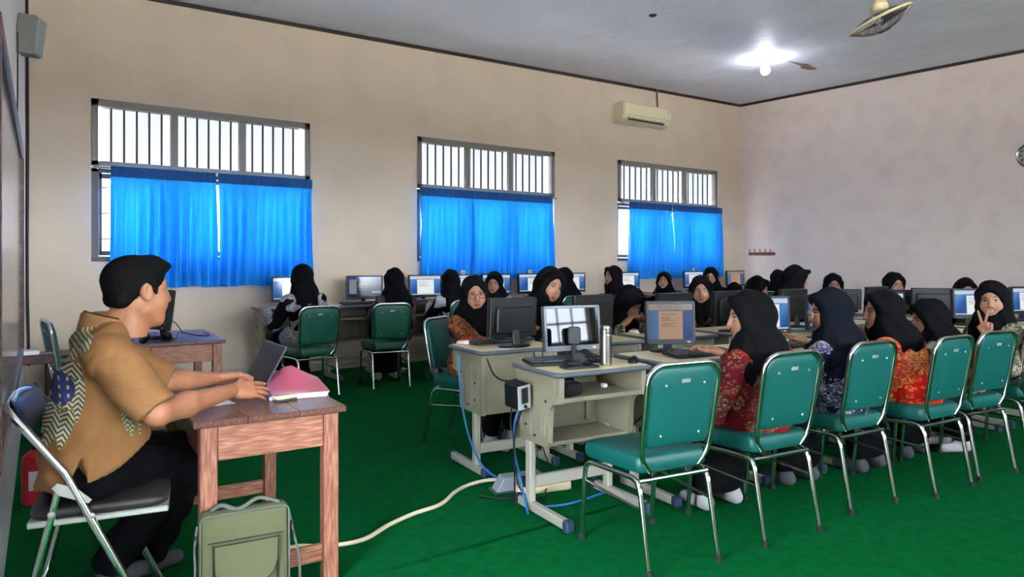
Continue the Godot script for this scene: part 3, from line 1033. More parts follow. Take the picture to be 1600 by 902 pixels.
func place_furniture() -> void:
	# desks of the near row, backs to the far row
	var d0 := make_desk("beige computer desk at the near end of the front row, steel bottle on top", "desks of the double row")
	var names := ["beige computer desk with the brown-page monitor, second in the front row", "beige computer desk in front of the girl in maroon batik", "beige computer desk in front of the girl in navy batik", "beige computer desk in front of the girl in red batik", "beige computer desk before the girl leaning in cream batik", "beige computer desk before the girl making a V sign"]
	d0.position = row(0.28, 0.215)
	d0.rotation.y = RYAW
	for k in 6:
		copy(d0, names[k], row(0.28 + 0.675 * (k + 1), 0.215), RYAW)
	var far := ["beige computer desk of the girl with glasses, its back panel facing the camera", "beige computer desk behind the mirror-like monitor", "beige computer desk with a red mouse behind the steel bottle", "beige computer desk behind the brown-page monitor", "beige computer desk behind the girl in maroon batik", "beige computer desk behind the girl in navy batik", "beige computer desk far along the facing row"]
	for k in 7:
		copy(d0, far[k], row(0.33 + 0.675 * k, 1.095), RYAW + PI)
	# desks along the window wall
	var wx := [2.40, 3.14, 3.93, 4.72, 5.51, 6.30, 7.3, 8.2, 9.1, 10.0]
	var wl := ["wall desk of the girl in black and white batik", "wall desk with the dark-screened monitor", "wall desk between the first two windows", "wall desk below the left end of the middle window", "wall desk under the middle window", "wall desk right of the middle window", "wall desk left of the far window", "wall desk under the far window", "wall desk under the right end of the far window", "wall desk in the far corner"]
	for k in wx.size():
		var o := copy(d0, "beige " + wl[k], Vector3(wx[k], 0, -7.27), 0.0)
		o.scale = Vector3(1, 1.07, 1)
		o.set_meta("group", "desks along the window wall")
	# chairs
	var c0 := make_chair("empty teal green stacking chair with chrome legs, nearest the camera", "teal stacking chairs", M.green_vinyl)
	c0.position = Vector3(2.31, 0, -2.146)
	c0.rotation.y = PI - 0.159
	copy(c0, "teal stacking chair of the girl in maroon batik", Vector3(2.955, 0, -2.07), PI - 0.124)
	copy(c0, "teal stacking chair of the girl in navy batik", Vector3(3.65, 0, -2.055), PI - 0.118)
	copy(c0, "teal stacking chair behind the girl in red batik", Vector3(4.25, 0, -1.92), PI - 0.10)
	copy(c0, "teal stacking chair behind the leaning girl in cream batik", Vector3(4.775, 0, -1.89), PI - 0.17)
	copy(c0, "teal stacking chair of the girl making a V sign", Vector3(5.45, 0, -1.86), PI - 0.13)
	copy(c0, "teal stacking chair of the girl with glasses facing the camera", Vector3(2.70, 0, -4.26), 0.52)
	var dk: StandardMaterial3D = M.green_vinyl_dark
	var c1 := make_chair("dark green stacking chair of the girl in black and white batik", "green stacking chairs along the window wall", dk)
	c1.position = Vector3(2.36, 0, -6.43)
	c1.rotation.y = PI
	copy(c1, "dark green stacking chair turned before the dark-screened monitor", Vector3(3.14, 0, -6.46), PI - 0.18)
	copy(c1, "dark green stacking chair of the girl in pale grey batik", Vector3(3.93, 0, -6.43), PI)
	var wc := [[4.50, -0.9, "dark green stacking chair of the girl turned round under the middle window"], [5.46, PI, "dark green stacking chair showing behind the girl with her head tilted"], [6.36, -PI / 2 - 0.35, "dark green stacking chair of the girl in plum headscarf"], [7.29, -1.2, "dark green stacking chair of the girl looking up beside the far window"], [8.28, -1.0, "dark green stacking chair of the girl nearest the far curtains"]]
	for q in wc: copy(c1, q[2], Vector3(q[0], 0, -6.46), q[1])
	copy(c1, "dark green stacking chair of the girl beyond the peaked headscarf", Vector3(8.54, 0, -5.6), PI / 2 + 0.3)
	var fc := [[row(0.914, 1.62), RYAW, "of the tilted-head girl at the second facing desk"], [row(1.615, 1.66), RYAW, "of the girl bowing over her desk"], [row(2.61, 1.7), RYAW, "of the girl behind the brown-page monitor"], [Vector3(6.78, 0, -5.05), RYAW, "of the girl whose forehead shows above a monitor"], [Vector3(6.25, 0, -4.4), RYAW, "of the girl peering past the maroon scarf"], [Vector3(5.9, 0, -3.78), RYAW, "of the girl with the peaked headscarf"]]
	for q in fc:
		var o := copy(c1, "dark green stacking chair " + q[2], q[0], q[1])
		o.set_meta("group", "green stacking chairs of the facing row")
	var rc := [[7.27, -4.1, "of the half-hidden girl at the right wall"], [7.49, -3.58, "of the girl looking over the red batik girl"], [7.88, -3.06, "of the girl behind the V sign girl's screen"]]
	for q in rc:
		var o := copy(c1, "dark green stacking chair " + q[2], Vector3(q[0], 0, q[1]), -0.9)
		o.set_meta("group", "green stacking chairs by the right wall")
	var o2 := copy(c1, "dark green stacking chair standing by the wall behind the teacher", Vector3(0.50, 0, -5.92), PI / 2 + 0.1)
	o2.set_meta("group", "")

func place_monitors() -> void:
	var dark := screen_mat("screen_off", 9, 0.0)
	dark.roughness = 0.03
	dark.albedo_color = Color(0.02, 0.02, 0.022)
	dark.metallic_specular = 0.36
	var bright := screen_mat("screen_document", 0, 0.95 / EXPO)
	var wide := screen_mat("screen_document_wide", 2, 0.95 / EXPO)
	var brown := screen_mat("screen_brown_page", 3, 1.0 / EXPO)
	var code := screen_mat("screen_dark_window", 1, 1.0 / EXPO)
	var g := "monitors of the double row"
	var Y := 0.741
	# near row: screens towards the camera
	make_monitor("silver framed monitor, screen off and mirroring the windows, beside the steel bottle", g, 0.335, 0.24, M.silver_plastic, dark, row(0.31, 0.33, Y), RYAW - 0.12, 0.12, 0.05)
	make_monitor("black monitor showing a brown document page", g, 0.29, 0.25, M.charcoal, brown, row(0.983, 0.31, Y), RYAW - 0.42, 0.05, 0.045)
	var nn := ["monitor mostly hidden behind the girl in maroon batik", "monitor with a bright page beside the navy girl's glasses", "monitor hidden behind the girl in red batik", "monitor with a pale page left of the V sign", "monitor partly cut off at the right edge behind the V sign girl"]
	for k in 5:
		make_monitor("black " + nn[k], g, 0.33, 0.24, M.charcoal, bright if k != 3 else wide, row([1.83, 2.40, 3.1, 4.25, 5.14][k], 0.33, Y), RYAW - [0.2, 0.1, 0.2, 0.45, 0.3][k], 0.05, 0.06)
	# facing row: backs towards the camera
	var fs := [[0.339, 1.03, "black monitor seen from behind, in front of the girl with glasses"], [0.973, 1.06, "black monitor seen from behind, between the mirror-like screen and the bowing girl"], [1.64, 1.0, "black monitor seen from behind, above the brown-page monitor"], [2.2, 1.02, "black monitor seen from behind, beside the profile of the maroon girl"], [2.9, 1.0, "black monitor seen from behind, between the maroon and navy girls"], [4.0, 1.0, "black monitor seen from behind, above the navy girl's scarf"]]
	for q in fs:
		make_monitor(q[2], g, 0.35, 0.245, M.black_plastic, dark, row(q[0], q[1], Y), RYAW + PI + 0.1, 0.05, 0.055)
	# right wall group
	var rs := [[7.0, -3.86, 0.0, "black monitor back below the girl at the right wall"], [7.28, -3.42, 0.0, "black monitor back below the girl watching over the red batik"], [7.2, -3.06, 0.03, "tall black monitor back standing out against the right wall"], [7.62, -2.82, -0.02, "black monitor back behind the V sign girl's screen"]]
	for q in rs:
		make_monitor(q[3], "monitors by the right wall", 0.38, 0.21, M.black_plastic, dark, Vector3(q[0], Y, q[1]), PI - 0.9, 0.05, 0.025 + q[2])
	# window wall
	var ws := [[2.50, bright, "monitor with a lit document beside the girl in black and white batik"], [3.32, code, "monitor showing a dark window on a blue desktop"], [4.09, bright, "monitor with a white page below the gap left of the middle window"], [5.12, bright, "monitor half hidden by the girl turning round under the middle curtains"], [5.69, wide, "monitor with a white page, yellow sticker on its top edge, middle window"], [6.40, bright, "monitor with a white page right of the middle curtains"], [7.48, bright, "monitor by the left edge of the far curtains"], [10.02, brown, "monitor with a dim brown page in the far corner"]]
	for q in ws:
		make_monitor("black " + q[2], "monitors along the window wall", 0.42, 0.265, M.black_plastic, q[1], Vector3(q[0], 0.789, -7.36), -0.1, 0.04, 0.045)

func right_wall_desks() -> void:
	var src: Node3D = get_node("computer_desk")
	var ls := ["beige computer desk below the girl at the right wall", "beige computer desk before the girl watching over the red batik", "beige computer desk under the tall black monitor back"]
	var ps := [[7.02, -3.84], [7.34, -3.3], [7.66, -2.76]]
	for k in 3:
		var o := copy(src, ls[k], Vector3(ps[k][0], 0, ps[k][1]), -0.9 + PI)
		o.set_meta("group", "desks by the right wall")

func place_people() -> void:
	var far_yaw := RYAW
	var near_yaw := PI - 0.12
	var up := func(x: float, z: float) -> Vector2: return Vector2(x, z)
	var rp := func(s: float, t: float) -> Vector2:
		var q := row(s, t)
		return Vector2(q.x, q.z)
	# --- front row, backs to the camera
	girl({"label": "girl in black headscarf and maroon batik, seen in profile, front row", "at": up.call(2.960, -2.013), "yaw": near_yaw, "res": 0.0115, "torso": 0.289, "lean": 0.1, "hy": 0.95, "hp": 0.06, "tunic": M.batik_maroon, "bib": 0.22, "back": 0.2, "back_w": 0.11, "fold": 1.0, "L": Vector3(0.2, 0.70, 0.22), "R": Vector3(-0.1, 0.78, 0.36), "sock": M.sock_white, "legs": M.trouser_black})
	girl({"label": "girl in navy headscarf and navy white-flowered batik with glasses, front row", "at": up.call(3.650, -1.996), "yaw": near_yaw, "res": 0.0125, "torso": 0.283, "lean": 0.12, "hy": 0.9, "hp": 0.08, "tunic": M.batik_navy, "hj": M.hijab_navy, "glasses": M.glasses_clear, "sock": M.sock_grey, "bib": 0.3, "back": 0.10, "back_w": 0.10, "fold": 2.0})
	girl({"label": "girl in black headscarf and bright red flowered batik leaning forward", "at": up.call(4.250, -1.885), "yaw": near_yaw + 0.1, "res": 0.0125, "torso": 0.292, "lean": 0.45, "hy": 0.85, "hp": 0.0, "sock": M.sock_grey, "tunic": M.batik_red, "bib": 0.14, "back": 0.05, "back_w": 0.09, "cover": 0.055, "fold": 3.0, "L": Vector3(0.2, 0.78, 0.42)})
	girl({"label": "girl in black headscarf leaning low, cream sprigged batik at her side", "at": up.call(4.775, -1.867), "yaw": near_yaw + 0.1, "res": 0.014, "torso": 0.230, "sock": M.sock_grey, "lean": 0.5, "hy": 0.85, "hp": 0.15, "tunic": M.batik_cream, "bib": 0.26, "back": 0.16, "back_w": 0.12, "fold": 4.0})
	girl({"label": "smiling girl making a V sign, black headscarf and cream batik", "at": up.call(5.450, -1.936), "yaw": near_yaw + 1.15, "res": 0.0125, "torso": 0.293, "lean": 0.0, "hy": 0.75, "hp": 0.02, "ht": 0.06, "face": "smile", "tunic": M.batik_cream, "bib": 0.26, "back": 0.2, "fold": 5.0, "L": Vector3(0.20, 0.775, 0.21), "handL": "peace", "dirL": Vector3(0.05, 1, 0.05).normalized(), "palmL": Vector3(0.75, 0.0, 0.65).normalized(), "R": Vector3(-0.1, 0.66, 0.25)})
	# --- facing row
	girl({"label": "girl with dark-rimmed glasses in black headscarf and brown batik, looking at the camera", "at": up.call(2.698, -4.22), "yaw": 0.25, "res": 0.0115, "torso": 0.327, "lean": 0.1, "hy": -0.62, "hp": 0.02, "ht": 0.05, "tunic": M.batik_brown, "glasses": M.glasses_frame, "bib": 0.24, "cover": 0.10, "fold": 6.0, "R": Vector3(0.02, 0.79, 0.38), "L": Vector3(0.2, 0.79, 0.36), "skirt": false})
	girl({"label": "girl in black headscarf with her head tilted, behind the mirror-like screen", "at": rp.call(0.885, 1.62), "yaw": far_yaw, "res": 0.0125, "torso": 0.407, "lean": 0.28, "hy": 0.1, "hp": 0.18, "ht": -0.22, "tunic": M.jacket_black, "bib": 0.26, "fold": 7.0})
	girl({"label": "girl in black headscarf bowing her head low over the desk", "at": rp.call(1.581, 1.66), "yaw": far_yaw, "res": 0.0135, "torso": 0.310, "lean": 0.55, "hy": 0.3, "hp": 0.6, "tunic": M.batik_cream, "bib": 0.28, "visor": 0.02, "fold": 8.0})
	girl({"label": "girl in black headscarf facing the camera behind the brown-page monitor", "at": rp.call(2.568, 1.7), "yaw": far_yaw, "res": 0.0135, "torso": 0.306, "lean": 0.12, "hy": -0.75, "hp": 0.02, "tunic": M.batik_ochre, "bib": 0.2, "fold": 9.0})
	girl({"label": "girl whose forehead shows above a monitor back, ochre batik", "at": up.call(6.731, -5.050), "yaw": far_yaw, "res": 0.0145, "torso": 0.213, "lean": 0.3, "hy": -0.5, "hp": 0.3, "tunic": M.batik_ochre, "fold": 10.0, "size": 0.97})
	girl({"label": "girl in black headscarf peering past the maroon girl's scarf", "at": up.call(6.193, -4.400), "yaw": far_yaw, "res": 0.0145, "torso": 0.282, "lean": 0.2, "hy": 0.5, "hp": 0.25, "tunic": M.jacket_black, "fold": 11.0})
	girl({"label": "girl in a wide black peaked headscarf turned to the right", "at": up.call(5.843, -3.780), "yaw": far_yaw, "res": 0.014, "torso": 0.397, "lean": 0.2, "hy": 0.95, "hp": 0.12, "visor": 0.03, "cover": 0.14, "back": 0.22, "back_w": 0.14, "tunic": M.jacket_black, "fold": 12.0})
	# --- by the right wall
	girl({"label": "girl in black headscarf at the right wall, lower face hidden by a monitor", "at": up.call(7.256, -4.1), "yaw": -0.9, "res": 0.016, "torso": 0.295, "lean": 0.1, "hp": 0.05, "tunic": M.jacket_black, "fold": 13.0, "skin": Color(0.55, 0.38, 0.32)})
	girl({"label": "girl in black headscarf at the right wall above the red batik girl", "at": up.call(7.471, -3.58), "yaw": -0.9, "res": 0.016, "torso": 0.311, "lean": 0.05, "hp": 0.05, "hy": 0.35, "tunic": M.jacket_black, "fold": 14.0, "skin": Color(0.58, 0.38, 0.30)})
	girl({"label": "girl in black headscarf at the right wall beside the V sign", "at": up.call(7.847, -3.06), "yaw": -0.9, "res": 0.016, "torso": 0.260, "lean": 0.1, "hp": 0.1, "tunic": M.jacket_black, "fold": 15.0})
	# --- window wall
	girl({"label": "girl seen from behind in black headscarf and black and white batik", "at": up.call(2.343, -6.52), "yaw": PI + 0.05, "res": 0.013, "torso": 0.399, "lean": 0.1, "tunic": M.batik_maze, "vest": M.jacket_black, "cover": 0.05, "back": 0.20, "back_w": 0.07, "fold": 16.0, "L": Vector3(0.30, 0.80, 0.22)})
	girl({"label": "girl seen from behind in long black headscarf and grey blouse", "at": up.call(3.308, -6.54), "yaw": PI - 0.1, "res": 0.014, "torso": 0.357, "lean": 0.12, "tunic": M.tunic_grey, "cover": 0.10, "back": 0.3, "back_w": 0.14, "fold": 17.0})
	girl({"label": "girl seen from behind in black headscarf and pale grey batik", "at": up.call(4.011, -6.54), "yaw": PI, "res": 0.014, "torso": 0.343, "lean": 0.2, "hy": -0.3, "tunic": M.batik_grey, "vest": M.jacket_black, "cover": 0.06, "back": 0.22, "fold": 18.0})
	girl({"label": "girl in black headscarf turning round in front of the middle curtains", "at": up.call(4.508, -6.5), "yaw": -0.9, "res": 0.014, "torso": 0.307, "lean": 0.05, "hy": 0.1, "hp": 0.08, "ht": -0.05, "tunic": M.batik_grey, "fold": 19.0})
	girl({"label": "girl seen from behind in smooth black headscarf right of the middle curtains", "at": up.call(5.601, -6.52), "yaw": PI, "res": 0.014, "torso": 0.350, "lean": 0.1, "tunic": M.tunic_grey, "cover": 0.13, "back": 0.28, "back_w": 0.15, "fold": 20.0})
	girl({"label": "girl in plum headscarf in profile against the bare wall", "at": up.call(6.397, -6.5), "yaw": -PI / 2 - 0.35, "res": 0.014, "torso": 0.325, "lean": 0.05, "hy": 0.2, "hp": -0.05, "visor": 0.015, "hj": M.hijab_plum, "tunic": M.batik_cream, "fold": 21.0, "size": 1.06})
	girl({"label": "girl looking up sideways in front of the far curtains", "at": up.call(7.315, -6.5), "yaw": -1.2, "res": 0.015, "torso": 0.281, "lean": 0.1, "hy": 0.2, "hp": -0.12, "tunic": M.jacket_black, "fold": 22.0})
	girl({"label": "girl at the right end of the far curtains, upper face showing", "at": up.call(8.288, -6.5), "yaw": -1.0, "res": 0.016, "torso": 0.313, "lean": 0.05, "hp": 0.1, "tunic": M.jacket_black, "fold": 23.0, "size": 1.04})
	girl({"label": "girl in black headscarf seen from behind near the right wall, beyond the peaked scarf", "at": up.call(8.528, -5.6), "yaw": PI / 2 + 0.3, "res": 0.016, "torso": 0.306, "lean": 0.05, "tunic": M.jacket_black, "fold": 24.0, "visor": 0.02})
# ---------------------------------------------------------------- distance fields meshed by surface nets
class Fld:
	var o: Vector3
	var h: float
	var nx: int
	var ny: int
	var nz: int
	var f := PackedFloat32Array()
	func _init(lo: Vector3, hi: Vector3, cell: float) -> void:
		o = lo
		h = cell
		nx = int(ceil((hi.x - lo.x) / cell)) + 1
		ny = int(ceil((hi.y - lo.y) / cell)) + 1
		nz = int(ceil((hi.z - lo.z) / cell)) + 1
		f.resize(nx * ny * nz)
		f.fill(9.0)
	# tapered capsule; fd, fs: direction along which the section is flattened, and by how much. mode 0 join, 1 cut
	func cap(a: Vector3, b: Vector3, ra: float, rb: float, k: float, fd := Vector3.ZERO, fs := 1.0, mode := 0) -> void:
		var m := maxf(ra, rb) + k + h * 2.0
		var lo := (a.min(b) - Vector3.ONE * m - o) / h
		var hi := (a.max(b) + Vector3.ONE * m - o) / h
		var x0 := maxi(int(lo.x), 0)
		var y0 := maxi(int(lo.y), 0)
		var z0 := maxi(int(lo.z), 0)
		var x1 := mini(int(hi.x) + 1, nx - 1)
		var y1 := mini(int(hi.y) + 1, ny - 1)
		var z1 := mini(int(hi.z) + 1, nz - 1)
		var inv := 1.0 / fs - 1.0
		var ba := b - a
		ba += fd * (ba.dot(fd) * inv)
		var ib := 1.0 / maxf(ba.length_squared(), 1e-9)
		var dr := rb - ra
		for z in range(z0, z1 + 1):
			for y in range(y0, y1 + 1):
				var i := (z * ny + y) * nx + x0
				var p := Vector3(o.x + x0 * h, o.y + y * h, o.z + z * h) - a
				for x in range(x0, x1 + 1):
					var q := p + fd * (p.dot(fd) * inv)
					var t := clampf(q.dot(ba) * ib, 0.0, 1.0)
					var d := (q - ba * t).length() - ra - dr * t
					p.x += h
					var e := f[i]
					if mode == 0:
						var g := k - absf(d - e)
						f[i] = minf(d, e) - (g * g / (4.0 * k) if g > 0.0 else 0.0)
					else:
						d = -d
						var g := k - absf(d - e)
						f[i] = maxf(d, e) + (g * g / (4.0 * k) if g > 0.0 else 0.0)
					i += 1
	func ell(c: Vector3, r: Vector3, bs: Basis, k: float, mode := 0) -> void:
		var rm := maxf(r.x, maxf(r.y, r.z))
		var m := rm + k + h * 2.0
		var lo := (c - Vector3.ONE * m - o) / h
		var hi := (c + Vector3.ONE * m - o) / h
		var x0 := maxi(int(lo.x), 0)
		var y0 := maxi(int(lo.y), 0)
		var z0 := maxi(int(lo.z), 0)
		var x1 := mini(int(hi.x) + 1, nx - 1)
		var y1 := mini(int(hi.y) + 1, ny - 1)
		var z1 := mini(int(hi.z) + 1, nz - 1)
		var bt := bs.transposed()
		var ir := Vector3.ONE / r
		for z in range(z0, z1 + 1):
			for y in range(y0, y1 + 1):
				var i := (z * ny + y) * nx + x0
				var p := Vector3(o.x + x0 * h, o.y + y * h, o.z + z * h) - c
				for x in range(x0, x1 + 1):
					var q := (bt * p) * ir
					p.x += h
					var l := q.length()
					var d := l * (l - 1.0) / maxf((q * ir).length(), 1e-6)
					var e := f[i]
					if mode == 0:
						var g := k - absf(d - e)
						f[i] = minf(d, e) - (g * g / (4.0 * k) if g > 0.0 else 0.0)
					else:
						d = -d
						var g := k - absf(d - e)
						f[i] = maxf(d, e) + (g * g / (4.0 * k) if g > 0.0 else 0.0)
					i += 1
	# cuts away everything on the side of the plane that n points to
	func cut(p0: Vector3, n: Vector3) -> void:
		for z in nz:
			for y in ny:
				var i := (z * ny + y) * nx
				for x in nx:
					var d := (Vector3(o.x + x * h, o.y + y * h, o.z + z * h) - p0).dot(n)
					if d > f[i]: f[i] = d
					i += 1
	func net(b: MB, wrinkle = null) -> void:
		var id := PackedInt32Array()
		id.resize(nx * ny * nz)
		id.fill(-1)
		var sy := nx
		var sz := nx * ny
		var base := b.v.size()
		var lim := h * 1.8
		var off := [0, 1, sy, sy + 1, sz, sz + 1, sz + sy, sz + sy + 1]
		var cor := []
		for k in 8: cor.append(Vector3(k & 1, (k >> 1) & 1, (k >> 2) & 1))
		var edges := [[0, 1], [2, 3], [4, 5], [6, 7], [0, 2], [1, 3], [4, 6], [5, 7], [0, 4], [1, 5], [2, 6], [3, 7]]
		var g := [0.0, 0.0, 0.0, 0.0, 0.0, 0.0, 0.0, 0.0]
		for z in nz - 1:
			for y in ny - 1:
				var i := (z * ny + y) * nx - 1
				for x in nx - 1:
					i += 1
					var c0 := f[i]
					if c0 > lim or c0 < -lim: continue
					var s := 0
					for k in 8:
						var val: float = f[i + off[k]]
						g[k] = val
						if val < 0.0: s += 1
					if s == 0 or s == 8: continue
					var acc := Vector3.ZERO
					var cn := 0
					for e in edges:
						var va: float = g[e[0]]
						var vb: float = g[e[1]]
						if (va < 0.0) != (vb < 0.0):
							var ca: Vector3 = cor[e[0]]
							acc += ca.lerp(cor[e[1]], va / (va - vb))
							cn += 1
					var p := o + (Vector3(x, y, z) + acc / cn) * h
					var gr := Vector3(g[1] + g[3] + g[5] + g[7] - g[0] - g[2] - g[4] - g[6], g[2] + g[3] + g[6] + g[7] - g[0] - g[1] - g[4] - g[5], g[4] + g[5] + g[6] + g[7] - g[0] - g[1] - g[2] - g[3]).normalized()
					if wrinkle != null: p += gr * wrinkle.call(p)
					id[i] = b.add(p, Vector3.ZERO)
					# faces on the three edges that leave the low corner
					var inside: bool = g[0] < 0.0
					if x > 0 and y > 0 and z > 0:
						pass
		for z in range(1, nz - 1):
			for y in range(1, ny - 1):
				var i := (z * ny + y) * nx
				for x in range(1, nx - 1):
					i += 1
					if id[i] < 0: continue
					var c0 := f[i] < 0.0
					if c0 != (f[i + 1] < 0.0): _q(b, id[i], id[i - sy], id[i - sy - sz], id[i - sz])
					if c0 != (f[i + sy] < 0.0): _q(b, id[i], id[i - 1], id[i - 1 - sz], id[i - sz])
					if c0 != (f[i + sz] < 0.0): _q(b, id[i], id[i - 1], id[i - 1 - sy], id[i - sy])
		# orient and smooth normals: each face votes with the sign of the field
		var nn := PackedVector3Array()
		nn.resize(b.v.size() - base)
		for t in range(_first, b.ix.size(), 3):
			var a := b.ix[t]
			var c := b.ix[t + 1]
			var d := b.ix[t + 2]
			var fn := (b.v[c] - b.v[a]).cross(b.v[d] - b.v[a])
			if fn.dot(_grad((b.v[a] + b.v[c] + b.v[d]) / 3.0)) < 0.0: fn = -fn
			nn[a - base] += fn
			nn[c - base] += fn
			nn[d - base] += fn
		for k in nn.size(): b.n[base + k] = nn[k].normalized()
		_first = 0
	var _first := 0
	func start(b: MB) -> void:
		_first = b.ix.size()
	func _q(b: MB, a: int, c: int, d: int, e: int) -> void:
		if a < 0 or c < 0 or d < 0 or e < 0: return
		b.ix.append(a); b.ix.append(c); b.ix.append(d)
		b.ix.append(a); b.ix.append(d); b.ix.append(e)
	func at(p: Vector3) -> float:
		var q := (p - o) / h
		var x := clampi(int(q.x + 0.5), 0, nx - 1)
		var y := clampi(int(q.y + 0.5), 0, ny - 1)
		var z := clampi(int(q.z + 0.5), 0, nz - 1)
		return f[(z * ny + y) * nx + x]
	func _grad(p: Vector3) -> Vector3:
		var q := (p - o) / h
		var x := clampi(int(q.x), 1, nx - 2)
		var y := clampi(int(q.y), 1, ny - 2)
		var z := clampi(int(q.z), 1, nz - 2)
		var i := (z * ny + y) * nx + x
		var sy := nx
		var sz := nx * ny
		return Vector3(f[i + 1] + f[i + 1 + sy + sz] - f[i] - f[i + sy + sz], f[i + sy] + f[i + sy + 1 + sz] - f[i] - f[i + 1 + sz], f[i + sz] + f[i + sz + 1 + sy] - f[i] - f[i + 1 + sy])

func net(fd: Fld, b: MB, wrinkle = null) -> void:
	fd.start(b)
	fd.net(b, wrinkle)

# adds a finished mesh builder to another, moved by x
func merge(b: MB, src: MB, x: Transform3D, cols = null) -> void:
	var base := b.v.size()
	for i in src.v.size():
		b.v.append(x * src.v[i])
		b.n.append((x.basis * src.n[i]).normalized())
		b.uv.append(src.uv[i])
		if b.colored: b.c.append(cols[i] if cols is PackedColorArray else (cols if cols is Color else Color.WHITE))
	for k in src.ix: b.ix.append(base + k)
const DEBUG := false
# ---------------------------------------------------------------- people
const SKIN := 0
const LIP := 1
const DARK := 2
const EYE := 3
const IRIS := 4
const TOOTH := 5
var heads := {}
var hands := {}

func _near(p: Vector3, a: Vector3, b: Vector3) -> float:
	var ba := b - a
	var t := clampf((p - a).dot(ba) / ba.length_squared(), 0, 1)
	return p.distance_to(a + ba * t)

# a head in its own axes: origin between the ears, +Z the face, 0.225 m from crown to chin
func head(kind: String, cell: float) -> Dictionary:
	var key := kind + str(cell)
	if heads.has(key): return heads[key]
	var f := Fld.new(Vector3(-0.105, -0.15, -0.13), Vector3(0.105, 0.14, 0.14), cell)
	var I := Basis()
	var man := kind == "man"
	f.ell(Vector3(0, 0.035, -0.014), Vector3(0.074, 0.083, 0.094), I, 0.02)
	f.ell(Vector3(0, -0.028, 0.022), Vector3(0.063, 0.080, 0.066), I, 0.03)
	f.cap(Vector3(-0.022, -0.090, 0.046), Vector3(0.022, -0.090, 0.046), 0.027, 0.027, 0.03)
	f.cap(Vector3(-0.05, -0.055, 0.0), Vector3(-0.018, -0.092, 0.05), 0.022 if not man else 0.026, 0.018, 0.02)
	f.cap(Vector3(0.05, -0.055, 0.0), Vector3(0.018, -0.092, 0.05), 0.022 if not man else 0.026, 0.018, 0.02)
	for s in [-1.0, 1.0]:
		f.ell(Vector3(s * 0.037, -0.034, 0.052), Vector3(0.027, 0.030, 0.026), I, 0.022)
		f.cap(Vector3(s * 0.012, 0.028, 0.079), Vector3(s * 0.044, 0.029, 0.062), 0.009 if man else 0.006, 0.007 if man else 0.005, 0.014)
		f.ell(Vector3(s * 0.031, 0.006, 0.092), Vector3(0.017, 0.011, 0.016), I, 0.012, 1)
		f.ell(Vector3(s * 0.031, 0.005, 0.0665), Vector3(0.0135, 0.0095, 0.0130), I, 0.002)
		f.cap(Vector3(s * 0.018, 0.013, 0.0785), Vector3(s * 0.044, 0.013, 0.070), 0.0035, 0.003, 0.004)
	f.cap(Vector3(0, 0.015, 0.083), Vector3(0, -0.028, 0.098), 0.008, 0.0115, 0.012)
	f.cap(Vector3(-0.012, -0.034, 0.088), Vector3(0.012, -0.034, 0.088), 0.0085, 0.0085, 0.008)
	var wide := 0.027 if kind == "smile" else 0.020
	f.cap(Vector3(-wide, -0.063 + (0.006 if kind == "smile" else 0.0), 0.070), Vector3(0, -0.060, 0.0825), 0.0045, 0.0075, 0.007)
	f.cap(Vector3(wide, -0.063 + (0.006 if kind == "smile" else 0.0), 0.070), Vector3(0, -0.060, 0.0825), 0.0045, 0.0075, 0.007)
	f.cap(Vector3(-wide * 0.8, -0.073, 0.070), Vector3(wide * 0.8, -0.073, 0.070), 0.007, 0.007, 0.010)
	f.cap(Vector3(-wide, -0.0665, 0.083), Vector3(wide, -0.0665, 0.083), 0.0022, 0.0022, 0.003, Vector3.ZERO, 1.0, 1)
	if man:
		for s in [-1.0, 1.0]:
			var eb := Basis(Vector3.UP, s * 0.35)
			f.ell(Vector3(s * 0.077, 0.0, -0.008), Vector3(0.010, 0.031, 0.019), eb * Basis(Vector3.RIGHT, -0.15), 0.006)
			f.ell(Vector3(s * 0.086, 0.003, -0.004), Vector3(0.006, 0.020, 0.010), eb, 0.004, 1)
	f.cap(Vector3(0, -0.05, -0.02), Vector3(0, -0.14, -0.03), 0.050 if not man else 0.056, 0.05 if not man else 0.058, 0.02)
	var b := MB.new()
	net(f, b)
	var cls := PackedInt32Array()
	for p in b.v:
		var k := SKIN
		var ax := absf(p.x)
		if p.z > 0.05:
			var ex := Vector2(ax - 0.031, p.y - 0.005)
			if (ex / Vector2(0.0125, 0.0052)).length() < 1.0 and p.z > 0.062:
				k = IRIS if absf(ax - 0.031) < 0.0062 else EYE
			elif absf(p.y - (0.0265 + (0.003 if ax > 0.02 else 0.0))) < (0.0042 if man else 0.0033) and ax > 0.014 and ax < 0.048: k = DARK
			elif absf(p.y - 0.0125) < 0.0022 and ax > 0.017 and ax < 0.046: k = DARK
			elif ax < wide + 0.002 and p.y < -0.056 + ax * 0.05 and p.y > -0.079 + ax * 0.25: k = LIP
			if kind == "smile":
				var yc := p.y + 0.0675 - 11.0 * ax * ax
				if k == LIP: k = SKIN
				if ax < 0.027 and absf(yc) < 0.0085 * (1.05 - pow(ax / 0.027, 2)): k = LIP
				if ax < 0.019 and absf(yc) < 0.0036 * (1.0 - pow(ax / 0.021, 2)): k = TOOTH
		cls.append(k)
	heads[key] = {"mesh": b, "cls": cls}
	return heads[key]

func head_colors(hd: Dictionary, skin: Color) -> PackedColorArray:
	var s := skin.srgb_to_linear()
	var pal := [s, Color(s.r * 0.72, s.g * 0.48, s.b * 0.5), Color(0.012, 0.010, 0.009), Color(0.42, 0.39, 0.36), Color(0.015, 0.01, 0.008), Color(0.75, 0.73, 0.68)]
	var out := PackedColorArray()
	for k in hd.cls: out.append(pal[k])
	return out

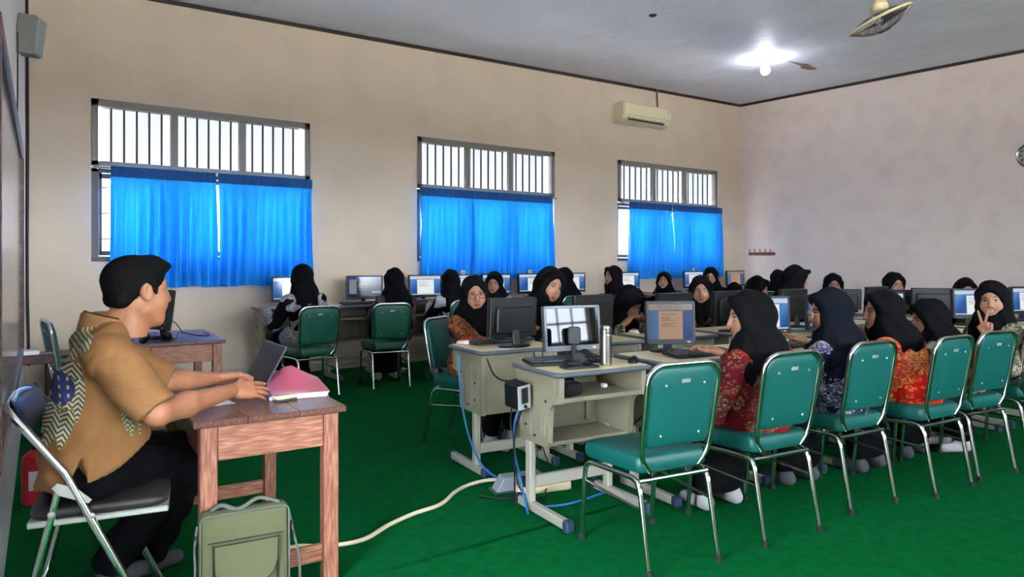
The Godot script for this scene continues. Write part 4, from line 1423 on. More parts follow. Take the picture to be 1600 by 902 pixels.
# a left hand: wrist at the origin, fingers along +Z, back of the hand +Y, thumb on -X (mirror x for the right hand)
func hand(kind: String, cell: float) -> MB:
	var key := kind + str(cell)
	if hands.has(key): return hands[key]
	var f := Fld.new(Vector3(-0.085, -0.085, -0.03), Vector3(0.065, 0.06, 0.21), cell)
	# palm
	f.cap(Vector3(0, 0, -0.02), Vector3(0, 0, 0.02), 0.026, 0.026, 0.015, Vector3.UP, 0.72)
	for i in 4:
		var x := -0.027 + 0.018 * i
		f.cap(Vector3(x * 0.45, 0, 0.012), Vector3(x, 0.002, 0.082 - 0.004 * absf(i - 1.3)), 0.0135, 0.0105, 0.012)
	f.cap(Vector3(-0.012, -0.004, 0.018), Vector3(-0.03, -0.006, 0.05), 0.015, 0.013, 0.015)
	f.cap(Vector3(0.02, -0.005, 0.015), Vector3(0.024, -0.005, 0.055), 0.013, 0.012, 0.015)
	var lens := [[0.042, 0.025, 0.021], [0.046, 0.029, 0.022], [0.042, 0.026, 0.022], [0.033, 0.020, 0.019]]
	var curls: Array = {
		"rest": [[0.25, 0.35, 0.25], [0.3, 0.4, 0.3], [0.35, 0.42, 0.3], [0.38, 0.42, 0.3]],
		"flat": [[0.10, 0.15, 0.1], [0.12, 0.18, 0.12], [0.15, 0.2, 0.12], [0.18, 0.22, 0.15]],
		"grip": [[0.55, 0.9, 0.5], [0.65, 0.95, 0.5], [0.7, 1.0, 0.5], [0.75, 1.0, 0.5]],
		"peace": [[0.02, 0.04, 0.04], [0.0, 0.04, 0.03], [1.35, 1.6, 0.8], [1.4, 1.6, 0.8]],
	}[kind]
	var spread := [-0.08, -0.01, 0.05, 0.12]
	if kind == "peace": spread = [-0.24, 0.20, 0.10, 0.16]
	for i in 4:
		var p := Vector3(-0.027 + 0.018 * i, 0.002, 0.082 - 0.004 * absf(i - 1.3))
		var ang := 0.0
		var r := 0.0092 - (0.0012 if i == 3 else 0.0)
		for j in 3:
			ang += curls[i][j]
			var d := Vector3(sin(spread[i]) * cos(ang), -sin(ang), cos(spread[i]) * cos(ang)).normalized()
			var q: Vector3 = p + d * lens[i][j]
			f.cap(p, q, r, r - 0.0009, 0.0035)
			r -= 0.0009
			p = q
	var th: Array = [Vector3(-0.022, -0.006, 0.025), Vector3(-0.052, -0.012, 0.058), Vector3(-0.058, -0.016, 0.088), Vector3(-0.052, -0.02, 0.112)]
	if kind == "grip": th = [Vector3(-0.022, -0.006, 0.025), Vector3(-0.048, -0.016, 0.058), Vector3(-0.046, -0.022, 0.092), Vector3(-0.036, -0.026, 0.118)]
	if kind == "peace": th = [Vector3(-0.022, -0.008, 0.025), Vector3(-0.042, -0.026, 0.055), Vector3(-0.022, -0.038, 0.076), Vector3(0.0, -0.042, 0.082)]
	f.cap(th[0], th[1], 0.0145, 0.0115, 0.012)
	f.cap(th[1], th[2], 0.0112, 0.0102, 0.004)
	f.cap(th[2], th[3], 0.0102, 0.0088, 0.004)
	var b := MB.new()
	net(f, b)
	hands[key] = b
	return b

func elbow(s: Vector3, w: Vector3, l1: float, l2: float, pole: Vector3) -> Vector3:
	var dv := w - s
	var d := clampf(dv.length(), 0.05, l1 + l2 - 0.004)
	var u := dv.normalized()
	var a := (l1 * l1 - l2 * l2 + d * d) / (2.0 * d)
	var hh := sqrt(maxf(l1 * l1 - a * a, 0.0))
	return s + u * a + (pole - u * pole.dot(u)).normalized() * hh

func frame_z(fwd: Vector3, up: Vector3) -> Basis:
	var z := fwd.normalized()
	var x := up.cross(z).normalized()
	return Basis(x, z.cross(x), z)

func person_mats() -> void:
	var sk := mat("skin", Color.WHITE, 0.5)
	sk.vertex_color_use_as_albedo = true
	for h in [["hijab_black", srgb(13, 13, 15)], ["hijab_navy", srgb(14, 18, 26)], ["hijab_plum", srgb(24, 15, 22)], ["trouser_black", srgb(11, 11, 14)], ["jacket_black", srgb(12, 11, 13)], ["tunic_grey", srgb(70, 62, 66)]]:
		var m := mat(h[0], h[1], 0.85)
		m.metallic_specular = 0.2
	mat("sock_white", srgb(168, 166, 166), 0.9)
	mat("sock_grey", srgb(70, 72, 78), 0.9)
	mat("hair", srgb(10, 9, 9), 0.75).metallic_specular = 0.25
	mat("glasses_frame", srgb(62, 34, 30), 0.35)
	mat("glasses_clear", srgb(176, 170, 176), 0.25)

const SKIN_GIRL := Color(0.62, 0.43, 0.335)

func girl(s: Dictionary) -> Node3D:
	var t := thing("person", s.label, "person", Vector3(s.at.x, 0, s.at.y), s.yaw, s.get("group", ""))
	var cell: float = s.get("res", 0.014)
	var seat: float = s.get("seat", 0.47)
	var lean: float = s.get("lean", 0.1)
	var side: float = s.get("side", 0.0)
	var k: float = s.get("size", 1.0)
	var skin: Color = s.get("skin", SKIN_GIRL)
	var sp := Vector3(sin(side), cos(lean) * cos(side), sin(lean)).normalized()
	var lat := (Vector3.RIGHT * cos(side) - Vector3.UP * sin(side)).rotated(Vector3.UP, s.get("twist", 0.0))
	var front := lat.cross(sp).normalized()
	var P0 := Vector3(0, seat + 0.08, 0.0)
	var P1: Vector3 = P0 + sp * s.get("torso", 0.35) * 0.6 * k
	var P2: Vector3 = P0 + sp * s.get("torso", 0.35) * k
	var hb := Basis(Vector3.UP, s.get("hy", 0.0)) * Basis(Vector3.RIGHT, s.get("hp", 0.0)) * Basis(Vector3.BACK, s.get("ht", 0.0))
	var hc: Vector3 = P2 + (sp * 0.6 + Vector3.UP * 0.4 + hb.z * 0.12).normalized() * 0.155 * k + hb.z * 0.02
	if s.has("head"): hc = s.head
	var H := Transform3D(hb.scaled_local(Vector3.ONE * k), hc)
	var sh := [P2 - sp * 0.055 * k + lat * 0.15 * k, P2 - sp * 0.055 * k - lat * 0.15 * k]
	var wr := [s.get("L", Vector3(0.13, 0.79, 0.33)), s.get("R", Vector3(-0.13, 0.79, 0.33))]
	var el := []
	for i in 2:
		var reach: Vector3 = wr[i] - sh[i]
		if reach.length() > 0.47 * k: wr[i] = sh[i] + reach.normalized() * 0.47 * k
		el.append(elbow(sh[i], wr[i], 0.26 * k, 0.225 * k, Vector3(0.5 if i == 0 else -0.5, -1.0, -0.25)))
	var hip := [P0 + Vector3(0.08, -0.01, 0.02), P0 + Vector3(-0.08, -0.01, 0.02)]
	var kn: Array = s.get("knees", [Vector3(0.10, seat + 0.045, 0.37), Vector3(-0.10, seat + 0.045, 0.37)])
	var an: Array = s.get("ankles", [Vector3(0.10, 0.085, 0.30), Vector3(-0.10, 0.085, 0.30)])
	if DEBUG:
		var g: Vector3 = Vector3(s.at.x, 0, s.at.y) + hc.rotated(Vector3.UP, s.yaw)
		var dd := g.dot(fw)
		print("%d %d d%.2f  %s" % [800 + F * g.dot(rt) / dd, 407 - F * (g.y - 1.27) / dd, dd, s.label])
	# ---- body: torso, limbs, neck in one field; head and hands on finer grids of their own
	var b := MB.new()
	b.colored = true
	var lo := P0.min(P2).min(an[0]).min(an[1]) - Vector3(0.3, 0.12, 0.3)
	var hi: Vector3 = P2.max(kn[0]).max(kn[1]).max(wr[0]).max(wr[1]).max(hc) + Vector3(0.3, 0.06, 0.2)
	var f := Fld.new(lo, hi, maxf(cell * 1.5, 0.02))
	f.cap(P0, P1, 0.11, 0.105, 0.05, front, 0.7)
	f.cap(P1, P2 - sp * 0.04, 0.105, 0.06, 0.05, front, 0.7)
	f.cap(P2 - sp * 0.04, H * Vector3(0, -0.06, -0.02), 0.046, 0.046, 0.03)
	f.cap(sh[0], sh[1], 0.045, 0.045, 0.04)
	for i in 2:
		f.cap(sh[i], el[i], 0.042, 0.036, 0.03)
		f.cap(el[i], wr[i], 0.035, 0.025, 0.02)
		f.cap(hip[i], kn[i], 0.072, 0.052, 0.04)
		f.cap(kn[i], an[i], 0.05, 0.032, 0.03)
		f.cap(an[i] + Vector3(0, -0.045, -0.03), an[i] + Vector3(0, -0.055, 0.13), 0.03, 0.024, 0.03)
	net(f, b)
	var lin := skin.srgb_to_linear()
	for q in b.c.size(): b.c[q] = lin
	var hd := head(s.get("face", "girl"), 0.0028 if cell < 0.013 else 0.0042)
	merge(b, hd.mesh, H, head_colors(hd, skin))
	for i in 2:
		if s.get("hidden_hands", false): continue
		var dir: Vector3 = (wr[i] - el[i]).normalized()
		var kind: String = s.get("handL" if i == 0 else "handR", "rest")
		var up := Vector3.UP
		if s.has("palmL" if i == 0 else "palmR"): up = -s["palmL" if i == 0 else "palmR"]
		else: dir = (dir + Vector3(0, -0.1 - 0.5 * maxf(dir.y, 0), 0)).normalized()
		if s.has("dirL" if i == 0 else "dirR"): dir = s["dirL" if i == 0 else "dirR"]
		var hbz := frame_z(dir, up)
		if i == 1: hbz = Basis(-hbz.x, hbz.y, hbz.z)
		# a left hand has its thumb towards the body's middle
		merge(b, hand(kind, 0.004 if kind == "peace" or cell < 0.0125 else 0.006), Transform3D(hbz.scaled_local(Vector3.ONE * 0.95 * k), wr[i] + dir * 0.012), lin)
	var body := obj("body", b, M.skin, t)
	# ---- trousers or long skirt, socks
	var tight := cell * 1.15
	f = Fld.new(P0.min(an[0]).min(an[1]) - Vector3(0.25, 0.1, 0.22), P0.max(kn[0]).max(kn[1]) + Vector3(0.18, 0.12, 0.14), tight)
	f.cap(P0 + Vector3(0, -0.01, 0), P0 + sp * 0.04, 0.13, 0.115, 0.04, front, 0.74)
	for i in 2:
		f.cap(hip[i], kn[i], 0.088, 0.070, 0.05)
		f.cap(kn[i], an[i] + Vector3(0, 0.05, 0), 0.068, 0.066 if s.get("skirt", true) else 0.055, 0.04)
	if s.get("skirt", true): f.cap((kn[0] + kn[1]) / 2, (an[0] + an[1]) / 2 + Vector3(0, 0.07, 0), 0.07, 0.075, 0.08)
	b = MB.new()
	net(f, b, func(p: Vector3) -> float: return 0.004 * sin(p.y * 38.0 + p.x * 26.0 + sin(p.z * 21.0) * 1.5))
	obj("skirt" if s.get("skirt", true) else "trousers", b, s.get("legs", M.trouser_black), t)
	for i in 2:
		f = Fld.new(an[i] - Vector3(0.07, 0.1, 0.09), an[i] + Vector3(0.07, 0.11, 0.2), 0.011)
		f.cap(an[i] + Vector3(0, 0.07, 0), an[i], 0.042, 0.038, 0.03)
		f.cap(an[i] + Vector3(0, -0.042, -0.03), an[i] + Vector3(0, -0.05, 0.13), 0.037, 0.03, 0.03)
		b = MB.new()
		net(f, b)
		obj("sock", b, s.get("sock", M.sock_white), t)
	# ---- tunic
	lo = P0.min(P2).min(el[0]).min(el[1]).min(wr[0]).min(wr[1]) - Vector3(0.24, 0.2, 0.22)
	hi = P0.max(P2).max(el[0]).max(el[1]).max(wr[0]).max(wr[1]) + Vector3(0.24, 0.12, 0.22)
	f = Fld.new(lo, hi, cell)
	f.cap(P0, P1, 0.148, 0.138, 0.05, front, 0.76)
	f.cap(P1, P2 - sp * 0.03, 0.138, 0.08, 0.05, front, 0.76)
	f.cap(sh[0], sh[1], 0.062, 0.062, 0.05)
	f.cap(P0 + Vector3(0, 0.0, 0.02), P0 + Vector3(0, -0.005, 0.15), 0.138, 0.14, 0.05, Vector3.UP, 0.74)
	for i in 2:
		f.cap(hip[i], hip[i].lerp(kn[i], 0.42), 0.104, 0.097, 0.05)
		f.cap(sh[i], el[i], 0.062, 0.054, 0.035)
		f.cap(el[i], wr[i] + (el[i] - wr[i]).normalized() * s.get("cuff", 0.03), 0.053, 0.042, 0.025)
	b = MB.new()
	net(f, b, func(p: Vector3) -> float: return 0.004 * sin(p.y * 46.0 + sin(p.x * 17.0 + p.z * 23.0) * 2.0) + 0.003 * sin(p.x * 40.0 - p.z * 31.0))
	obj("tunic", b, s.tunic, t)
	if s.has("vest"):
		# a plain dark outer garment over the back and upper arms
		f = Fld.new(lo, hi, cell)
		f.cap(P0 + sp * 0.05, P1, 0.15, 0.143, 0.05, front, 0.77)
		for i in 2: f.cap(sh[i] + (Vector3.DOWN * 0.0), el[i], 0.068, 0.061, 0.03)
		f.cap(P1, P2 - sp * 0.09, 0.13, 0.06, 0.05, front, 0.8)
		b = MB.new()
		net(f, b, func(p: Vector3) -> float: return 0.004 * sin(p.y * 40.0 + p.x * 20.0))
		obj("outer_vest", b, s.vest, t)
	# ---- headscarf
	var cover: float = s.get("cover", 0.11)
	var bib: float = s.get("bib", 0.2)
	lo = hc.min(P2 - sp * (bib + 0.05)) - Vector3.ONE * 0.27
	hi = hc + Vector3(0.26, 0.2, 0.26)
	f = Fld.new(lo, hi, cell * 0.9)
	f.ell(H * Vector3(0, 0.024, -0.014), Vector3(0.097, 0.117, 0.117) * k, hb, 0.03)
	f.cap(H * Vector3(0, -0.02, -0.015), H * Vector3(0, -0.10, -0.012), 0.088 * k, 0.082 * k, 0.04)
	f.cap(H * Vector3(0, -0.10, -0.012), P2 - sp * 0.01, 0.082 * k, 0.10, 0.06)
	var arch := [Vector3(-0.068, -0.09, 0.022), Vector3(-0.078, -0.03, 0.026), Vector3(-0.070, 0.05, 0.044), Vector3(-0.037, 0.088, 0.064), Vector3(0, 0.097, 0.073), Vector3(0.037, 0.088, 0.064), Vector3(0.070, 0.05, 0.044), Vector3(0.078, -0.03, 0.026), Vector3(0.068, -0.09, 0.022)]
	var vis: float = s.get("visor", 0.0)
	for i in arch.size() - 1:
		var u: Vector3 = arch[i] + Vector3(0, 0, vis * maxf(0.0, arch[i].y / 0.096))
		var w: Vector3 = arch[i + 1] + Vector3(0, 0, vis * maxf(0.0, arch[i + 1].y / 0.096))
		f.cap(H * u, H * w, 0.014 * k, 0.014 * k, 0.025)
	f.cap(H * Vector3(-0.05, -0.115, 0.035), H * Vector3(0.05, -0.115, 0.035), 0.03 * k, 0.03 * k, 0.03)
	f.cap(P2, P2 - sp * bib + front * 0.075, 0.115, 0.105 + cover * 0.3, 0.07, front, 0.66)
	f.cap(P2 - front * 0.02, P2 - sp * s.get("back", 0.18) - front * 0.065, 0.10, s.get("back_w", 0.10), 0.07, front, 0.6)
	for i in 2:
		var sg := 1.0 if i == 0 else -1.0
		f.cap(P2, P2 - sp * 0.075 + lat * sg * cover, 0.09, 0.085, 0.06)
	f.ell(H * Vector3(0, -0.012, 0.112), Vector3(0.061, 0.088, 0.080) * k, hb, 0.010, 1)
	f.ell(H * Vector3(0, -0.014, 0.145), Vector3(0.15, 0.088, 0.094) * k, hb, 0.010, 1)
	var neck: Vector3 = H * Vector3(0, -0.12, 0.05)
	var seedv: float = s.get("fold", 0.0) + s.at.x
	b = MB.new()
	net(f, b, func(p: Vector3) -> float:
		var q := p - neck
		var low := clampf(0.5 - q.y * 6.0, 0.0, 1.0)
		var ang := atan2(q.x, q.z + 0.05)
		return 0.008 * low * sin(ang * 8.0 + q.y * 16.0 + seedv) + 0.003 * low * sin(ang * 17.0 - q.y * 30.0 + seedv) + 0.0045 * (1.0 - low) * sin(q.y * 55.0 - q.z * 48.0 + sin(q.x * 22.0 + seedv) * 1.6))
	obj("headscarf", b, s.get("hj", M.hijab_black), t)
	if s.has("glasses"):
		b = MB.new()
		for sg in [-1.0, 1.0]:
			var ring := []
			for i in 18:
				var a := TAU * i / 18
				ring.append(H * Vector3(sg * 0.033 + 0.0235 * cos(a) * (1.0 - 0.1 * sin(a)), 0.001 + 0.0195 * sin(a), 0.097 - 0.010 * absf(cos(a) * sg - 0.4) * 0.5))
			tube(b, ring, 0.0023 * k, 6, true)
			tube(b, [H * Vector3(sg * 0.056, 0.006, 0.094), H * Vector3(sg * 0.072, 0.008, 0.03)], 0.0016 * k, 6)
		tube(b, [H * Vector3(-0.010, 0.004, 0.099), H * Vector3(0, 0.007, 0.1015), H * Vector3(0.010, 0.004, 0.099)], 0.0016 * k, 6)
		obj("glasses", b, s.glasses, t)
	return t
# ---------------------------------------------------------------- printed cloth
func stamp(im: Image, cx: float, cy: float, r: float, rot: float, fn: Callable) -> void:
	var n := im.get_width()
	for y in range(int(cy - r), int(cy + r) + 1):
		for x in range(int(cx - r), int(cx + r) + 1):
			var u := (x - cx) / r
			var v := (y - cy) / r
			var l := sqrt(u * u + v * v)
			if l > 1.0: continue
			var c: Color = fn.call(l, atan2(v, u) + rot)
			if c.a > 0.5: im.set_pixel(posmod(x, n), posmod(y, n), c)

const NONE := Color(0, 0, 0, 0)

func flower(petals: int, a: Color, b: Color, core: Color) -> Callable:
	return func(l: float, t: float) -> Color:
		var edge := 0.55 + 0.45 * absf(cos(t * petals * 0.5))
		if l < 0.16: return core
		if l > edge: return NONE
		if l > edge - 0.14: return a
		if absf(sin(t * petals * 1.5)) < 0.22: return a
		return b

func spray(n: int, a: Color) -> Callable:
	return func(l: float, t: float) -> Color:
		var w := absf(sin(t * n * 0.5 + l * 4.0))
		return a if w > 0.72 and l > 0.12 else NONE

func ring(a: Color, w: float) -> Callable:
	return func(l: float, t: float) -> Color:
		return a if l > 1.0 - w or l < w * 0.9 else NONE

func disc(a: Color) -> Callable:
	return func(_l: float, _t: float) -> Color: return a

func cloth_mat(called: String, im: Image, size_m: float) -> StandardMaterial3D:
	var m := mat(called, Color.WHITE, 0.8)
	m.albedo_texture = ImageTexture.create_from_image(im)
	tri(m, Vector3.ONE / size_m)
	m.metallic_specular = 0.25
	return m

func cloths() -> void:
	var rng := RandomNumberGenerator.new()
	rng.seed = 77
	var R := func(a: float, b: float) -> float: return rng.randf_range(a, b)
	var im := Image.create(256, 256, false, Image.FORMAT_RGB8)
	# brown: wandering tan strokes on dark brown
	var n1 := FastNoiseLite.new()
	n1.seed = 5
	n1.frequency = 0.022
	for y in 256:
		for x in 256:
			var k := absf(n1.get_noise_2d(128 - absf(x - 128.0), 128 - absf(y - 128.0)) * 2.0)
			var k2 := absf(n1.get_noise_2d(300 + absf(x - 128.0), 128 - absf(y - 128.0)))
			im.set_pixel(x, y, srgb(186, 118, 74) if k < 0.10 else (srgb(120, 60, 36) if k2 > 0.22 else srgb(44, 24, 18)))
	for k in 12: stamp(im, R.call(0, 256), R.call(0, 256), R.call(14, 24), R.call(0, 6), spray(8, srgb(198, 136, 92)))
	cloth_mat("batik_brown", im, 0.24)
	# maroon: red bands, dark speckled patches, pale gold rosettes
	im = Image.create(256, 256, false, Image.FORMAT_RGB8)
	im.fill(srgb(112, 18, 30))
	for k in 5: stamp(im, R.call(0, 256), R.call(0, 256), R.call(38, 58), 0, disc(srgb(44, 20, 20)))
	for k in 420:
		var x: float = R.call(0, 256)
		var y: float = R.call(0, 256)
		if im.get_pixel(int(x) % 256, int(y) % 256).r < 0.3: stamp(im, x, y, R.call(2, 4), 0, ring(srgb(142, 118, 84), 0.4))
	for k in 10: stamp(im, R.call(0, 256), R.call(0, 256), R.call(13, 19), R.call(0, 6), flower(8, srgb(206, 176, 120), srgb(58, 26, 22), srgb(206, 176, 120)))
	cloth_mat("batik_maroon", im, 0.42)
	# navy: white blooms and dots
	im = Image.create(256, 256, false, Image.FORMAT_RGB8)
	im.fill(srgb(24, 24, 48))
	for k in 13: stamp(im, R.call(0, 256), R.call(0, 256), R.call(16, 32), R.call(0, 6), [flower(7, srgb(206, 206, 224), srgb(70, 70, 110), srgb(220, 220, 232)), spray(9, srgb(200, 200, 220))][k % 2])
	for k in 60: stamp(im, R.call(0, 256), R.call(0, 256), R.call(2, 5), 0, disc(srgb(196, 196, 214)))
	cloth_mat("batik_navy", im, 0.36)
	# red: cream and ochre blooms
	im = Image.create(256, 256, false, Image.FORMAT_RGB8)
	im.fill(srgb(186, 20, 16))
	for k in 16: stamp(im, R.call(0, 256), R.call(0, 256), R.call(20, 38), R.call(0, 6), [flower(6, srgb(226, 168, 96), srgb(188, 50, 28), srgb(120, 106, 130)), spray(11, srgb(222, 176, 108)), flower(9, srgb(222, 192, 140), srgb(196, 84, 44), srgb(108, 92, 116))][k % 3])
	for k in 40: stamp(im, R.call(0, 256), R.call(0, 256), R.call(2, 5), 0, disc(srgb(226, 160, 90)))
	cloth_mat("batik_red", im, 0.40)
	# black and white angular maze
	im = Image.create(256, 256, false, Image.FORMAT_RGB8)
	im.fill(srgb(206, 202, 206))
	for gy in 16:
		for gx in 16:
			var q := rng.randi_range(0, 3)
			for e in 3:
				if q == 0: im.fill_rect(Rect2i(gx * 16 + e * 6, gy * 16, 3, 16), srgb(24, 22, 26))
				elif q == 1: im.fill_rect(Rect2i(gx * 16, gy * 16 + e * 6, 16, 3), srgb(24, 22, 26))
				else:
					for s in 16: im.fill_rect(Rect2i((gx * 16 + (s if q == 2 else 15 - s) + e * 6) % 256, gy * 16 + s, 3, 1), srgb(24, 22, 26))
	cloth_mat("batik_maze", im, 0.30)
	# pale grey
	im = Image.create(256, 256, false, Image.FORMAT_RGB8)
	im.fill(srgb(176, 178, 186))
	for k in 24: stamp(im, R.call(0, 256), R.call(0, 256), R.call(14, 28), R.call(0, 6), spray(7, srgb(126, 128, 140)))
	cloth_mat("batik_grey", im, 0.3)
	# cream sprigs on black
	im = Image.create(256, 256, false, Image.FORMAT_RGB8)
	im.fill(srgb(26, 24, 24))
	for k in 40: stamp(im, R.call(0, 256), R.call(0, 256), R.call(14, 30), R.call(0, 6), [spray(9, srgb(206, 198, 170)), flower(6, srgb(200, 190, 160), srgb(60, 54, 46), srgb(210, 200, 176))][k % 2])
	cloth_mat("batik_cream", im, 0.34)
	# ochre blooms on black
	im = Image.create(256, 256, false, Image.FORMAT_RGB8)
	im.fill(srgb(30, 24, 22))
	for k in 22: stamp(im, R.call(0, 256), R.call(0, 256), R.call(16, 30), R.call(0, 6), flower(6, srgb(176, 128, 66), srgb(110, 70, 36), srgb(200, 160, 96)))
	cloth_mat("batik_ochre", im, 0.36)
# ---------------------------------------------------------------- the teacher and his corner
func shirt_picture() -> Image:
	# flat print of the shirt's side: brown cloth with two leaf panels; u along the chest, v down
	var n := 512
	var im := Image.create(n, n, false, Image.FORMAT_RGB8)
	var nz := FastNoiseLite.new()
	nz.seed = 9
	nz.frequency = 0.02
	# leaves: base point, tip, half width, in metres (x forward, y height)
	var leaves := []
	for q in [[0.235, 1.06, 0.165, 0.90, 0.030], [0.20, 1.05, 0.13, 0.86, 0.026], [0.29, 1.08, 0.20, 1.02, 0.016], [0.20, 0.93, 0.175, 0.76, 0.032], [0.165, 0.90, 0.125, 0.72, 0.03], [0.215, 0.88, 0.205, 0.74, 0.018], [0.185, 0.78, 0.155, 0.655, 0.022], [0.15, 0.78, 0.11, 0.64, 0.022], [0.37, 0.83, 0.365, 0.665, 0.024], [0.405, 0.83, 0.415, 0.69, 0.020], [0.345, 0.82, 0.35, 0.69, 0.018], [0.39, 0.84, 0.395, 0.655, 0.015], [0.385, 1.03, 0.43, 0.89, 0.018], [0.365, 1.05, 0.40, 0.94, 0.014]]:
		leaves.append([Vector2(q[0], q[1]), Vector2(q[2], q[3]), q[4]])
	for y in n:
		for x in n:
			var p := Vector2(-0.02 + 0.56 * x / n, 1.16 - 0.60 * y / n)
			var weave := 0.94 + 0.06 * sin(x * 1.9) * sin(y * 0.7) + 0.05 * nz.get_noise_2d(x, y * 0.3)
			var c := srgb(152, 104, 58) * weave
			for l in leaves:
				var a: Vector2 = l[0]
				var ax: Vector2 = l[1] - a
				var t: float = (p - a).dot(ax) / ax.length_squared()
				if t < 0.0 or t > 1.0: continue
				var d: float = absf((p - a).cross(ax)) / ax.length()
				var w: float = l[2] * (0.55 + 0.45 * sin(PI * minf(t * 1.3, 1.0))) * minf(1.0, (1.0 - t) * 4.0)
				if d > w: continue
				var s := sin((t * ax.length() - d * 1.1) * 380.0)
				c = srgb(196, 178, 106) if s > -0.15 else (srgb(44, 60, 108) if l[0].x < 0.22 and l[0].y < 0.95 else srgb(74, 88, 112))
			# a blue block with ochre buds on the back panel
			var e := Vector2((p.x - 0.165) / 0.038, (p.y - 0.845) / 0.05)
			if e.length() < 1.0:
				c = srgb(34, 48, 104)
				if fposmod(e.x * 1.7 + 0.3, 1.0) < 0.28 and fposmod(e.y * 2.0, 1.0) < 0.45: c = srgb(196, 166, 84)
			im.set_pixel(x, y, c)
	return im

func teacher() -> void:
	var at := Vector3(0.27, 0, -2.83)
	var t := thing("person", "man teacher in brown batik shirt seated at the wooden table with his laptop", "person", at)
	var skin := srgb(170, 112, 80)
	var lin := skin.srgb_to_linear()
	var W := func(x: float, y: float, z: float) -> Vector3: return Vector3(x, y, z) - at
	var P0: Vector3 = W.call(0.25, 0.55, -2.83)
	var P1: Vector3 = W.call(0.275, 0.79, -2.84)
	var P2: Vector3 = W.call(0.315, 1.045, -2.84)
	var sh := [W.call(0.295, 0.955, -2.66), W.call(0.285, 0.96, -3.0)]
	var el := [W.call(0.425, 0.765, -2.575), W.call(0.53, 0.79, -3.04)]
	var wr := [W.call(0.735, 0.762, -2.86), W.call(0.745, 0.768, -3.15)]
	var hip := [W.call(0.26, 0.54, -2.74), W.call(0.27, 0.54, -2.93)]
	var kn := [W.call(0.555, 0.475, -2.93), W.call(0.66, 0.49, -3.1)]
	var an := [W.call(0.345, 0.13, -3.0), W.call(0.50, 0.085, -3.15)]
	var front := Vector3(0.97, 0.05, -0.24).normalized()
	var H := Transform3D((Basis(Vector3.UP, 1.84) * Basis(Vector3.RIGHT, 0.02)).scaled_local(Vector3.ONE * 1.07), W.call(0.405, 1.158, -2.83))
	var b := MB.new()
	b.colored = true
	var f := Fld.new(P0.min(an[0]).min(an[1]) - Vector3(0.25, 0.12, 0.3), P2.max(wr[0]).max(kn[1]) + Vector3(0.15, 0.12, 0.35), 0.0115)
	f.cap(P0, P1, 0.125, 0.12, 0.05, front, 0.8)
	f.cap(P1, P2 - Vector3(0.01, 0.05, 0), 0.12, 0.07, 0.05, front, 0.75)
	f.cap(P2 - Vector3(0.01, 0.05, 0), H * Vector3(0, -0.07, -0.03), 0.060, 0.056, 0.03)
	f.cap(sh[0], sh[1], 0.05, 0.05, 0.05)
	for i in 2:
		f.cap(sh[i], el[i], 0.05, 0.042, 0.03)
		f.cap(el[i], el[i].lerp(wr[i], 0.35), 0.042, 0.044, 0.02)
		f.cap(el[i].lerp(wr[i], 0.35), wr[i], 0.043, 0.028, 0.02)
		f.cap(hip[i], kn[i], 0.078, 0.055, 0.04)
		f.cap(kn[i], an[i], 0.052, 0.034, 0.03)
		f.cap(an[i] + Vector3(-0.02, -0.04, 0), an[i] + Vector3(0.09, -0.05, -0.05), 0.032, 0.026, 0.03)
	net(f, b)
	for q in b.c.size(): b.c[q] = lin
	var hd := head("man", 0.003)
	merge(b, hd.mesh, H, head_colors(hd, skin))
	# hands on either side of the laptop
	var hN := frame_z(Vector3(0.86, -0.12, -0.36), Vector3(-0.06, 0.62, 0.75))
	merge(b, hand("flat", 0.003), Transform3D(Basis(-hN.x, hN.y, hN.z).scaled_local(Vector3.ONE * 1.04), wr[0] + Vector3(0.012, 0, -0.004)), lin)
	var hF := frame_z(Vector3(0.92, -0.08, -0.2), Vector3(0.05, 0.75, -0.6))
	merge(b, hand("grip", 0.003), Transform3D(hF.scaled_local(Vector3.ONE * 1.04), wr[1] + Vector3(0.012, 0, 0)), lin)
	obj("body", b, M.skin, t)
	# hair
	f = Fld.new(H.origin - Vector3.ONE * 0.17, H.origin + Vector3.ONE * 0.19, 0.0045)
	var hb := H.basis.orthonormalized()
	f.ell(H * Vector3(0, 0.038, -0.018), Vector3(0.085, 0.091, 0.107), hb, 0.02)
	f.cap(H * Vector3(-0.03, 0.094, 0.040), H * Vector3(0.035, 0.096, 0.040), 0.028, 0.028, 0.03)
	f.cap(H * Vector3(-0.03, 0.086, 0.076), H * Vector3(0.03, 0.090, 0.078), 0.016, 0.016, 0.025)
	f.cap(H * Vector3(-0.035, -0.03, -0.070), H * Vector3(0.035, -0.03, -0.070), 0.024, 0.024, 0.04)
	f.ell(H * Vector3(0, -0.035, 0.085), Vector3(0.080, 0.10, 0.078), hb, 0.012, 1)
	f.ell(H * Vector3(0, -0.10, 0.02), Vector3(0.10, 0.082, 0.085), hb, 0.012, 1)
	for s in [-1.0, 1.0]:
		f.ell(H * Vector3(s * 0.085, -0.004, 0.0), Vector3(0.03, 0.034, 0.024), hb, 0.006, 1)
		f.cap(H * Vector3(s * 0.073, 0.03, 0.022), H * Vector3(s * 0.074, -0.002, 0.024), 0.010, 0.006, 0.01)
	b = MB.new()
	net(f, b, func(p: Vector3) -> float: return 0.0009 * sin(p.x * 260.0 + p.y * 140.0) * sin(p.z * 240.0 - p.y * 90.0))
	obj("hair", b, M.hair, t)
	# trousers, socks
	f = Fld.new(P0.min(an[0]).min(an[1]) - Vector3(0.22, 0.1, 0.24), P0.max(kn[0]).max(kn[1]) + Vector3(0.16, 0.16, 0.3), 0.0105)
	f.cap(P0 + Vector3(0.0, -0.02, 0), P0 + Vector3(0.01, 0.08, 0), 0.15, 0.14, 0.04, front, 0.85)
